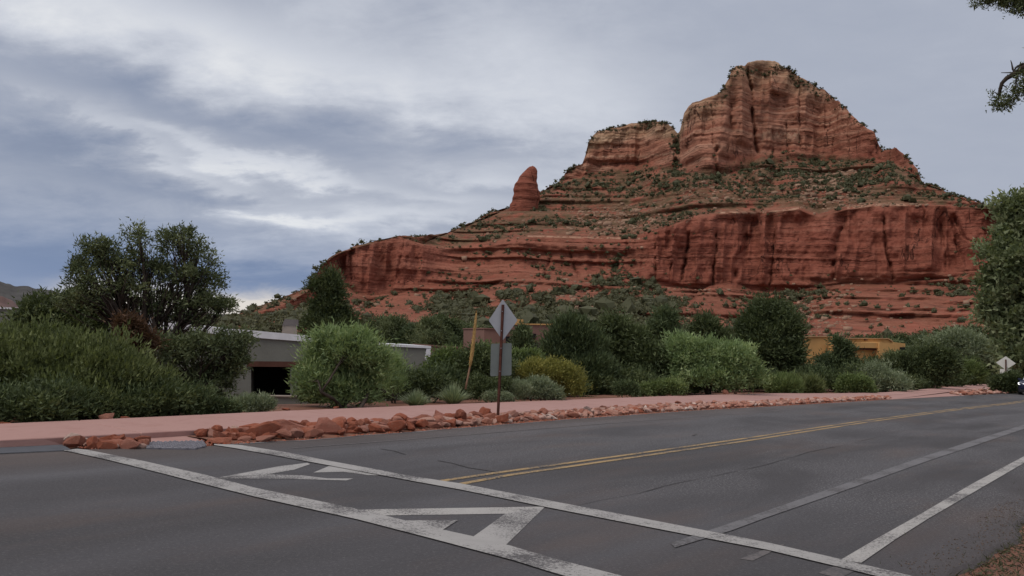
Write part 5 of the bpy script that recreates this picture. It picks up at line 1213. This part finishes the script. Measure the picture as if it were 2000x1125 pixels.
# ------------------------------------------------------------------ signs
def sign1():
    r = float(np.linalg.norm(gp(972, 825))); bp = gp(972, 825)
    root = thing('warning_sign', 'back of a diamond sign over a square plate on a rusty post at the kerb', 'sign', (bp[0], bp[1], -0.03))
    b = np.array([bp[0], bp[1], -0.03]); up = at(983, 588, r) - b
    # U channel post, open side to the plates
    yaw = math.radians(-6)
    c, s_ = math.cos(yaw), math.sin(yaw)
    X = np.array([c, s_, 0]); Yv = np.array([-s_, c, 0])
    prof = [(q[0] * 0.8, q[1]) for q in [(-0.040, 0.0), (-0.016, 0.0), (-0.016, -0.028), (0.016, -0.028), (0.016, 0.0), (0.040, 0.0), (0.040, -0.006), (0.022, -0.006), (0.022, -0.034), (-0.022, -0.034), (-0.022, -0.006), (-0.040, -0.006)]]
    post = MB(); n = len(prof); top = at(982.5, 595, r) - b
    V = [np.array([0, 0, -0.3]) + X * p[0] + Yv * p[1] for p in prof] + [top + X * p[0] + Yv * p[1] for p in prof]
    post.add(V, [tuple(range(n)), tuple(reversed(range(n, 2 * n)))] + [(i, (i + 1) % n, n + (i + 1) % n, n + i) for i in range(n)])
    fixn(post.build('post', M['rust'], root))
    def plate(name, corners, m_, th=0.004):
        # the plate plane holds the post; corners are given by sight lines to that plane, turned edge-wise to the camera
        ang = math.radians(18); tdir = np.array([math.cos(ang), math.sin(ang)]); nn = np.array([-tdir[1], tdir[0]])
        pl_ = (bp + nn * 0.012); A = []
        for x, y in corners:
            d = ray(x, y); k = (pl_ @ nn) / (d[:2] @ nn); A.append(np.array([d[0] * k, d[1] * k, CH + d[2] * k]) - b)
        # round the corners
        Q = []
        for i, p in enumerate(A):
            pv, nx = A[i - 1], A[(i + 1) % len(A)]; e = 0.035
            q0 = p + (pv - p) / np.linalg.norm(pv - p) * e; q1 = p + (nx - p) / np.linalg.norm(nx - p) * e
            Q += [q0, (q0 + q1) / 2 * 0.5 + p * 0.5, q1]
        B = [q + np.array([nn[0], nn[1], 0]) * th for q in Q]; m = len(Q); mb = MB()
        mb.add(Q + B, [tuple(range(m)), tuple(reversed(range(m, 2 * m)))] + [((i + 1) % m, i, m + i, m + (i + 1) % m) for i in range(m)])
        return fixn(mb.build(name, M[m_], root))
    plate('diamond_plate', [(982, 584), (1011, 625.5), (982, 665), (954.5, 626)], 'alu')
    plate('square_plate', [(959, 671.5), (999.5, 670), (999, 733), (957.5, 735)], 'alu_dull')
    for x, y in ((981, 608), (979.5, 646), (978.5, 680), (976.5, 725)):
        p = at(x, y, r - 0.06) - b; MB().tube([p, p + np.array([0, 0.03, 0])], 0.012, 6).build('bolt', M['bolt'], root)
sign1()
def sign2():
    bp = gp(1965, 763.5); r = float(np.linalg.norm(bp)); b = np.array([bp[0], bp[1], -0.02])
    root = thing('warning_sign', 'far pale diamond sign with a small plate before dark trees at the right', 'sign', tuple(b))
    d = norm(np.array([bp[1], -bp[0]])); n_ = np.array([bp[0], bp[1]]) / r
    D3 = np.array([d[0], d[1], 0]); N3 = np.array([n_[0], n_[1], 0])
    top = at(1964.5, 702, r) - b
    MB().tube([(0, 0, -0.2), tuple(top)], 0.05, 6).build('post', M['rust'], root)
    def pl_(name, cx, cy_, pts, m_):
        c = at(cx, cy_, r + 0.07) - b; A = [c + D3 * u + np.array([0, 0, w]) for u, w in pts]; B = [q + N3 * 0.02 for q in A]; m = len(A)
        return fixn(MB().add(A + B, [tuple(range(m)), tuple(reversed(range(m, 2 * m)))] + [((i + 1) % m, i, m + i, m + (i + 1) % m) for i in range(m)]).build(name, M[m_], root))
    s_ = r / F
    pl_('diamond_plate', 1964.5, 709, [(0, 11.5 * s_), (14.5 * s_, 0), (0, -11.5 * s_), (-14.5 * s_, 0)], 'sign_white')
    pl_('small_plate', 1964.5, 725.5, [(-8.5 * s_, 4 * s_), (8.5 * s_, 4 * s_), (8.5 * s_, -4 * s_), (-8.5 * s_, -4 * s_)], 'sign_white')
sign2()

# ------------------------------------------------------------------ rocks
def rock_mesh(name, seed, flat=0.7, m_='rock'):
    rng = np.random.default_rng(seed); bm = bmesh.new(); bmesh.ops.create_icosphere(bm, subdivisions=2, radius=1.0)
    V = np.array([v_.co[:] for v_ in bm.verts])
    for _ in range(11):
        n = norm(rng.normal(size=3)); c = rng.uniform(0.45, 0.8); d = V @ n; V = V - np.outer(np.clip(d - c, 0, None), n)
    V = V * (1 + 0.05 * rng.normal(size=(len(V), 1))) * [1.15, 0.85, flat]
    for v_, c in zip(bm.verts, V): v_.co = c
    me = bpy.data.meshes.new(name); bm.to_mesh(me); bm.free(); me.materials.append(M[m_])
    at_ = me.attributes.new('tint', 'FLOAT', 'POINT'); at_.data.foreach_set('value', np.zeros(len(V), dtype=np.float32))
    return me
RMS = [rock_mesh('rock', 300 + i, [0.7, 0.6, 0.8, 0.65][i % 4]) for i in range(12)]
RMP = [rock_mesh('rock', 340 + i, [0.7, 0.6, 0.8, 0.65][i % 4], 'rock_pale') for i in range(8)]
def put_rock(mesh, x, y, z, s, rz, tilt=(0, 0), label=None, group=None):
    o = bpy.data.objects.new('rock', mesh); COL.objects.link(o); o.location = (x, y, z); o.rotation_euler = (tilt[0], tilt[1], rz)
    o.scale = s if hasattr(s, '__len__') else (s, s, s)
    o['label'] = label; o['category'] = 'rock'
    if group: o['group'] = group
    return o
GR = 'red rocks laid between road and sidewalk'
special = [ # px centre, width px, height px, label
    (556, 838, 74, 32, 'long flat topped red boulder, largest in the kerbside rock bed'), (636, 836, 60, 36, 'big rounded red boulder right of the long flat topped one'),
    (488, 841, 48, 26, 'dark red boulder with a pale pink upper face left of the long boulder'), (394, 850, 24, 20, 'upright red rock at the left end of the kerbside rock bed'),
    (433, 862, 44, 14, 'low wide orange rock in front at the left end of the rock bed'), (606, 845, 46, 18, 'orange flat rock wedged between the two big boulders'),
    (741, 825, 44, 16, 'smooth red slab leaning toward the sidewalk right of the big boulders'), (595, 829, 26, 12, 'small pointed rock behind the long flat topped boulder'),
    (776, 824, 22, 18, 'pinkish rock touching the right end of the smooth slab'), (515, 858, 36, 13, 'pale orange rock below the long flat topped boulder'),
    (680, 844, 34, 10, 'flat tan rock at the foot of the big rounded boulder'), (478, 858, 26, 14, 'pinkish rock in front of the two toned boulder'),
    (958, 816, 20, 12, 'pale whitish rock just left of the sign post foot'), (1243, 802, 26, 12, 'large pale angular rock right of the sign post'),
    (177, 860, 24, 12, 'white and pink rock on top of the small left rock pile'), (274, 869, 15, 11, 'square cut dark rock at the right end of the small left pile'),
    (210, 815, 26, 14, 'square red rock behind the sidewalk under the big olive shrub'), (247, 816.5, 16, 6, 'low rounded rock right of the square one behind the sidewalk'),
    (1418, 766, 12, 11, 'orange rock standing behind the sidewalk by the willow bush'), (1436, 768, 6, 9, 'small white upright stone behind the sidewalk by the willow bush'),
    (560, 800.5, 16, 5, 'flat pinkish rock behind the sidewalk before the terrace wall'), (656, 797, 12, 6, 'small pink rock under the feathery bright shrub'), (8, 828, 20, 6, 'flat orange rock behind the sidewalk at the far left')]
def special_rocks():
    for i, (x, y, w, h, lab) in enumerate(special):
        yb = y + h * 0.42
        behind = yb < np.interp(x, [p[0] for p in back_px], [p[1] for p in back_px]) + 5
        p = gp(x, yb, 0.09 if behind else 0.0); r = float(np.linalg.norm(p))
        if behind: r = E_(x) + 0.35; a = azel(x, y)[0]; p = np.array([r * math.sin(a), r * math.cos(a)])
        co_ = np.array([v_.co[:] for v_ in RMS[i % 12].vertices]); ex = np.ptp(co_, axis=0) / 2; sx = w / 2 * r / F / ex[0]; sz = h / 2 * r / F / ex[2] * 1.05
        u = norm(np.array([p[1], -p[0]])); rz = math.atan2(u[1], u[0]) + (0.12 if i % 2 else -0.1)
        zc = CH + ray(x, y)[2] / np.hypot(*ray(x, y)[:2]) * r
        put_rock(RMS[i % 12], p[0] + p[0] / r * sx * 0.4, p[1] + p[1] / r * sx * 0.4, zc, (sx, sx * 0.85, sz), rz, (0, 0.05 if i % 3 else -0.08), lab)
special_rocks()
def rock_bed():
    rr = random.Random(21); cand = []; taken = []
    for (x, y, w, h, lab) in special[:16]:
        p = gp(x, y + h * 0.42, 0.0); taken.append((p[0], p[1], w / 2 * np.linalg.norm(p) / F * 0.85))
    def try_add(p, s, gap=0.62):
        for q in taken:
            if (q[0] - p[0]) ** 2 + (q[1] - p[1]) ** 2 < ((q[2] + s) * gap) ** 2: return
        taken.append((p[0], p[1], s)); cand.append((p[0], p[1], s))
    u0, u1 = gp(384, 868) @ UD, gp(1738, 779) @ UD
    def size(u): return rr.choice([0.09, 0.11, 0.13, 0.16, 0.2]) * (1.15 if u < u0 + 9 else 1.0)
    for _ in range(17000):
        u = rr.uniform(u0, u1); lo = at_u(LE, u) + 0.06; hi = at_u(FE, u) + 0.02
        if u - u0 < 1.0: lo = hi - (hi - lo) * (0.45 + 0.55 * (u - u0))
        if u - u0 < 3:
            q_ = px_of(np.array([[*uv(u, (lo + hi) / 2), 0.1]]))[0]
            if q_[0] < 392: continue
        s = size(u); v_ = rr.uniform(lo + s * 0.7, max(lo + s, hi - s * 0.55))
        if px_of(np.array([[*uv(u, v_), 0.1]]))[0][0] > 392: try_add(uv(u, v_), s)
    pile = [(112, 858), (200, 850.5), (232, 853), (240, 866), (284, 866), (276, 876), (180, 877.5), (140, 872), (125, 866)]
    P = [gp(*q) for q in pile]
    def inside(p, P):
        c = False; j = len(P) - 1
        for i in range(len(P)):
            if (P[i][1] > p[1]) != (P[j][1] > p[1]) and p[0] < (P[j][0] - P[i][0]) * (p[1] - P[i][1]) / (P[j][1] - P[i][1]) + P[i][0]: c = not c
            j = i
        return c
    xs = [p[0] for p in P]; ys = [p[1] for p in P]
    n0 = len(cand)
    for _ in range(5000):
        p = (rr.uniform(min(xs), max(xs)), rr.uniform(min(ys), max(ys)))
        p = np.array(p); s_ = rr.choice([0.08, 0.11, 0.14, 0.15])
        if inside(p, P) and p @ VD < at_u(FE, p @ UD) - s_ * 0.7: try_add(p, s_, 0.6)
    n1 = len(cand)
    P2 = [gp(*q) for q in [(1850, 771), (1885, 764.5), (1955, 762), (1990, 761), (1990, 768), (1880, 773)]]
    xs = [p[0] for p in P2]; ys = [p[1] for p in P2]
    for _ in range(1800):
        p = (rr.uniform(min(xs), max(xs)), rr.uniform(min(ys), max(ys)))
        if inside(p, P2): try_add(p, rr.uniform(0.12, 0.22), 0.8)
    lab = ['red sandstone rock among the many packed between road and sidewalk', 'reddish rock in the small pile at the left kerb ramp', 'rock in the far bed by the second sign']
    grp = [GR, 'rocks in the small left pile', 'rocks in the far bed']
    items = [(x, y, s, 0 if i < n0 else (1 if i < n1 else 2)) for i, (x, y, s) in enumerate(cand)]
    items.sort(key=lambda t: -t[2] / math.hypot(t[0], t[1]))
    for k, (x, y, s, g_) in enumerate(items[:290]):
        z = s * rr.uniform(0.25, 0.5) + (0.03 if g_ != 1 else 0.0)
        far_ = (np.array([x, y]) @ UD > gp(900, 836) @ UD + rr.gauss(0, 2.0)) or (g_ == 1 and rr.random() < 0.5)
        if far_ and g_ == 0: s *= 0.74; z = s * 0.3 + 0.03
        else: s *= 0.9
        put_rock(RMP[rr.randrange(8)] if far_ else RMS[rr.randrange(12)], x, y, z, (s * rr.uniform(1.15, 1.6), s * rr.uniform(0.95, 1.3), s * rr.uniform(0.95, 1.45)), rr.uniform(0, 6.28), (rr.uniform(-0.3, 0.3), rr.uniform(-0.3, 0.3)), lab[g_], grp[g_])
    VV, FF, TT = [], [], []; n = 0
    for x, y, s, g_ in items[290:]:
        me = RMS[rr.randrange(12)]; co = np.array([v_.co[:] for v_ in me.vertices]); R = np.array(Euler((rr.uniform(-.5, .5), rr.uniform(-.5, .5), rr.uniform(0, 6.28))).to_matrix())
        s *= 0.95; VV.append((co * s * [1.1, 0.95, 1.0]) @ R.T + [x, y, s * 0.35 + 0.02]); FF.append(np.array([p.vertices[:] for p in me.polygons]) + n); n += len(co); TT.append(np.full(len(co), rr.random()))
    if VV: obj('kerb_rocks', raw_mesh('kerb_rocks', np.concatenate(VV), 3, np.concatenate(FF), [M['rock_pale']], {'tint': np.concatenate(TT)}), kind='stuff')
    print('rocks', len(items))
    # rubble filling the gaps, and loose gravel on the near verge
    V, Fc, T = [], [], []
    tet = np.array([(1, 0, -0.4), (-0.5, 0.85, -0.4), (-0.5, -0.85, -0.4), (0.15, 0.1, 0.7), (0.5, -0.6, 0.4)])
    tf = [(0, 1, 3), (1, 2, 3), (2, 4, 3), (4, 0, 3), (0, 4, 2), (0, 2, 1)]
    def pebble(x, y, z, s):
        k = len(V); a = rr.uniform(0, 6.28); c, sn = math.cos(a), math.sin(a); t = rr.random()
        for q in tet:
            j = rr.uniform(0.7, 1.2); V.append((x + (q[0] * c - q[1] * sn) * s * j, y + (q[0] * sn + q[1] * c) * s * j, z + q[2] * s * j)); T.append(t)
        Fc.extend([(a_ + k, b_ + k, c_ + k) for a_, b_, c_ in tf])
    for _ in range(5200):
        u = rr.uniform(u0, u1) if rr.random() < 0.75 else rr.uniform(u0, u0 + 12); lo = at_u(LE, u) - 0.02; hi = at_u(FE, u)
        v_ = rr.uniform(lo, hi); p = uv(u, v_)
        if px_of(np.array([[p[0], p[1], 0.0]]))[0][0] > 386: pebble(p[0], p[1], 0.0, rr.uniform(0.02, 0.05))
    for _ in range(900):
        x, y = rr.uniform(min(q[0] for q in P) - 0.2, max(q[0] for q in P)), rr.uniform(min(q[1] for q in P), max(q[1] for q in P))
        if inside((x, y), P) and np.array([x, y]) @ VD < at_u(FE, np.array([x, y]) @ UD) - 0.05: pebble(x, y, 0.0, rr.uniform(0.015, 0.04))
    obj('kerb_rubble', raw_mesh('kerb_rubble', V, 3, Fc, [M['rock']], {'tint': T}), kind='stuff')
    V.clear(); Fc.clear(); T.clear()
    for _ in range(9000):
        u = rr.uniform(-3, 40); d = abs(rr.gauss(0, 0.5)); p = uv(u, right_v(u) + 0.35 - d * 1.4); on = (p @ VD) > right_v(u)
        pebble(p[0], p[1], 0.004 if on else -0.03, rr.uniform(0.004, 0.012) if on else rr.uniform(0.006, 0.02))
    obj('verge_gravel', raw_mesh('verge_gravel', V, 3, Fc, [M['gravel']], {'tint': T}), kind='stuff')
    # dark dry litter and grass along the ragged asphalt edge
    rg = np.random.default_rng(31); n = 18000; u_ = rg.uniform(-2, 34, n); vv = np.array([right_v(a) for a in u_]) - 0.12 + rg.normal(size=n) * 0.26
    P_ = np.stack([UD[0] * u_ + VD[0] * vv, UD[1] * u_ + VD[1] * vv, np.where(vv > -99, -0.03, 0)], 1)
    D_ = norm(rg.normal(size=(n, 3)) * [1, 1, 0.4] + [0, 0, 0.5])
    LV = leaf_tris(P_, D_, rg.uniform(0.03, 0.09, n), 0.012, rg)
    obj('verge_litter', raw_mesh('verge_litter', LV, 3, np.arange(len(LV)).reshape(-1, 3), [L_['scrub']], {'tint': np.repeat(rg.random(n) * 0.5, 3)}), kind='stuff')
    # bed of red earth under the rocks
    us = np.linspace(u0 + 0.3, u1, 140); q = []
    for u in us: a, b = uv(u, at_u(LE, u) + 0.01), uv(u, at_u(FE, u) - 0.002); q += [tuple(a) + (0.0,), tuple((a + b) / 2) + (0.045,), tuple(b) + (0.03,)]
    obj('rock_bed_soil', py_mesh('rock_bed_soil', q, [(i * 3 + k, i * 3 + 3 + k, i * 3 + 4 + k, i * 3 + 1 + k) for i in range(len(us) - 1) for k in (0, 1)], M['soil']), kind='structure')
rock_bed()

# ------------------------------------------------------------------ oncoming car, only its near front corner is in view
def car():
    M['car_paint'] = simple('dark_blue_car_paint', (0.012, 0.018, 0.045), 0.25, 0.05, 2, spec=0.6, wp=False)
    M['car_glass'] = simple('car_glass', (0.30, 0.32, 0.36), 0.08, 0.05, 2, spec=0.8, wp=False)
    M['car_black'] = simple('car_black_trim', (0.012, 0.012, 0.013), 0.6, 0.1, 2, wp=False)
    M['tyre'] = simple('tyre_rubber', (0.018, 0.018, 0.018), 0.85, 0.1, 6, wp=False)
    M['rim'] = simple('rim_metal', (0.4, 0.4, 0.42), 0.35, 0.05, 4, metal=0.8, wp=False)
    M['chrome'] = simple('chrome', (0.6, 0.6, 0.62), 0.15, 0.05, 4, metal=1.0, wp=False)
    lm, N, b = mat('headlight_lens'); b.inputs['Base Color'].default_value = (0.9, 0.92, 0.95, 1); b.inputs['Roughness'].default_value = 0.1
    b.inputs['Emission Color'].default_value = (1, 0.98, 0.95, 1); b.inputs['Emission Strength'].default_value = 0.9; M['lens'] = lm
    cpos = gp(2017, 773); hd = math.atan2(*(-(gp(2013, 773) / np.linalg.norm(gp(2013, 773))))[::-1])
    root = thing('blue_car', 'dark blue car approaching at the far right edge, only its front corner visible', 'car', (cpos[0], cpos[1], 0.006), RA + math.pi - 0.03)
    # local frame: +x is forward
    def loft(st, n, m_, name, parent=root, smooth=True):
        V, Fc = [], []
        for (x, hw, z0, z1, rd) in st:
            ring = []
            for (sy, sz) in ((1, -1), (1, 1), (-1, 1), (-1, -1)):
                cyy, czz = sy * (hw - rd), (z1 - rd if sz > 0 else z0 + rd)
                for k in range(n + 1):
                    a = (0 if (sy, sz) == (1, 1) else math.pi / 2 if (sy, sz) == (-1, 1) else math.pi if (sy, sz) == (-1, -1) else -math.pi / 2) + math.pi / 2 * k / n
                    ring.append((x, cyy + rd * math.cos(a), czz + rd * math.sin(a)))
            V += ring; m = len(ring)
        for i in range(len(st) - 1):
            for k in range(m): Fc.append((i * m + k, i * m + (k + 1) % m, (i + 1) * m + (k + 1) % m, (i + 1) * m + k))
        Fc += [tuple(range(m)), tuple(reversed(range((len(st) - 1) * m, len(st) * m)))]
        me = py_mesh(name, V, Fc, M[m_], smooth); o = obj(name, me, parent); fixn(o); return o
    loft([(0.02, 0.62, 0.42, 0.72, 0.08), (-0.10, 0.80, 0.30, 0.84, 0.12), (-0.35, 0.90, 0.24, 0.95, 0.14), (-1.15, 0.93, 0.24, 1.03, 0.12), (-2.6, 0.94, 0.24, 1.05, 0.10), (-4.1, 0.92, 0.26, 1.08, 0.12), (-4.5, 0.84, 0.34, 1.02, 0.14), (-4.6, 0.72, 0.45, 0.92, 0.12)], 3, 'car_paint', 'body')
    cab = loft([(-1.05, 0.76, 0.98, 1.03, 0.02), (-1.75, 0.70, 0.98, 1.52, 0.14), (-2.5, 0.69, 0.98, 1.62, 0.16), (-3.6, 0.68, 0.98, 1.58, 0.16), (-4.35, 0.70, 0.98, 1.10, 0.05)], 3, 'car_glass', 'windows')
    loft([(-1.72, 0.62, 1.50, 1.545, 0.02), (-2.5, 0.64, 1.60, 1.65, 0.02), (-3.6, 0.62, 1.56, 1.61, 0.02), (-3.9, 0.58, 1.40, 1.46, 0.02)], 2, 'car_paint', 'roof')
    MB().box(-0.08, 0.035, -0.42, 0.42, 0.52, 0.72).build('grille', M['car_black'], root)
    MB().box(-0.30, 0.03, -0.78, 0.78, 0.22, 0.36, 0.03).build('bumper', M['car_black'], root)
    MB().box(0.0, 0.045, -0.44, 0.44, 0.71, 0.735).build('chrome_bar', M['chrome'], root)
    for sy in (1, -1):
        MB().add([(-0.02, sy * 0.50, 0.64), (-0.14, sy * 0.84, 0.68), (-0.30, sy * 0.905, 0.80), (-0.13, sy * 0.80, 0.82), (0.0, sy * 0.50, 0.76), (-0.25, sy * 0.48, 0.62), (-0.40, sy * 0.80, 0.66), (-0.42, sy * 0.84, 0.80), (-0.30, sy * 0.76, 0.82), (-0.22, sy * 0.48, 0.76)], [(0, 1, 2, 3, 4), (9, 8, 7, 6, 5), (0, 5, 6, 1), (1, 6, 7, 2), (2, 7, 8, 3), (3, 8, 9, 4), (4, 9, 5, 0)])
        mb = MB().add([(-0.01, sy * 0.50, 0.64), (-0.10, sy * 0.86, 0.68), (-0.30, sy * 0.925, 0.80), (-0.12, sy * 0.84, 0.84), (0.02, sy * 0.50, 0.76), (-0.25, sy * 0.48, 0.62), (-0.40, sy * 0.80, 0.66), (-0.42, sy * 0.84, 0.80), (-0.30, sy * 0.76, 0.82), (-0.22, sy * 0.48, 0.76)], [(0, 1, 2, 3, 4), (9, 8, 7, 6, 5), (0, 5, 6, 1), (1, 6, 7, 2), (2, 7, 8, 3), (3, 8, 9, 4), (4, 9, 5, 0)])
        fixn(mb.build('headlight', M['lens'], root))
        MB().box(-1.45, -1.30, sy * 1.0 - 0.09, sy * 1.0 + 0.09, 0.98, 1.12, 0.03).build('mirror', M['car_paint'], root)
        for xw in (-0.85, -3.55):
            t_ = MB().tube([(xw, sy * 0.76, 0.34), (xw, sy * 0.78, 0.34), (xw, sy * 0.94, 0.34), (xw, sy * 0.96, 0.34)], [0.30, 0.335, 0.335, 0.30], 20); w_ = t_.build('wheel', M['tyre'], root, smooth=False)
            MB().tube([(xw, sy * 0.90, 0.34), (xw, sy * 0.972, 0.34)], [0.22, 0.20], 14).build('rim', M['rim'], w_)
car()
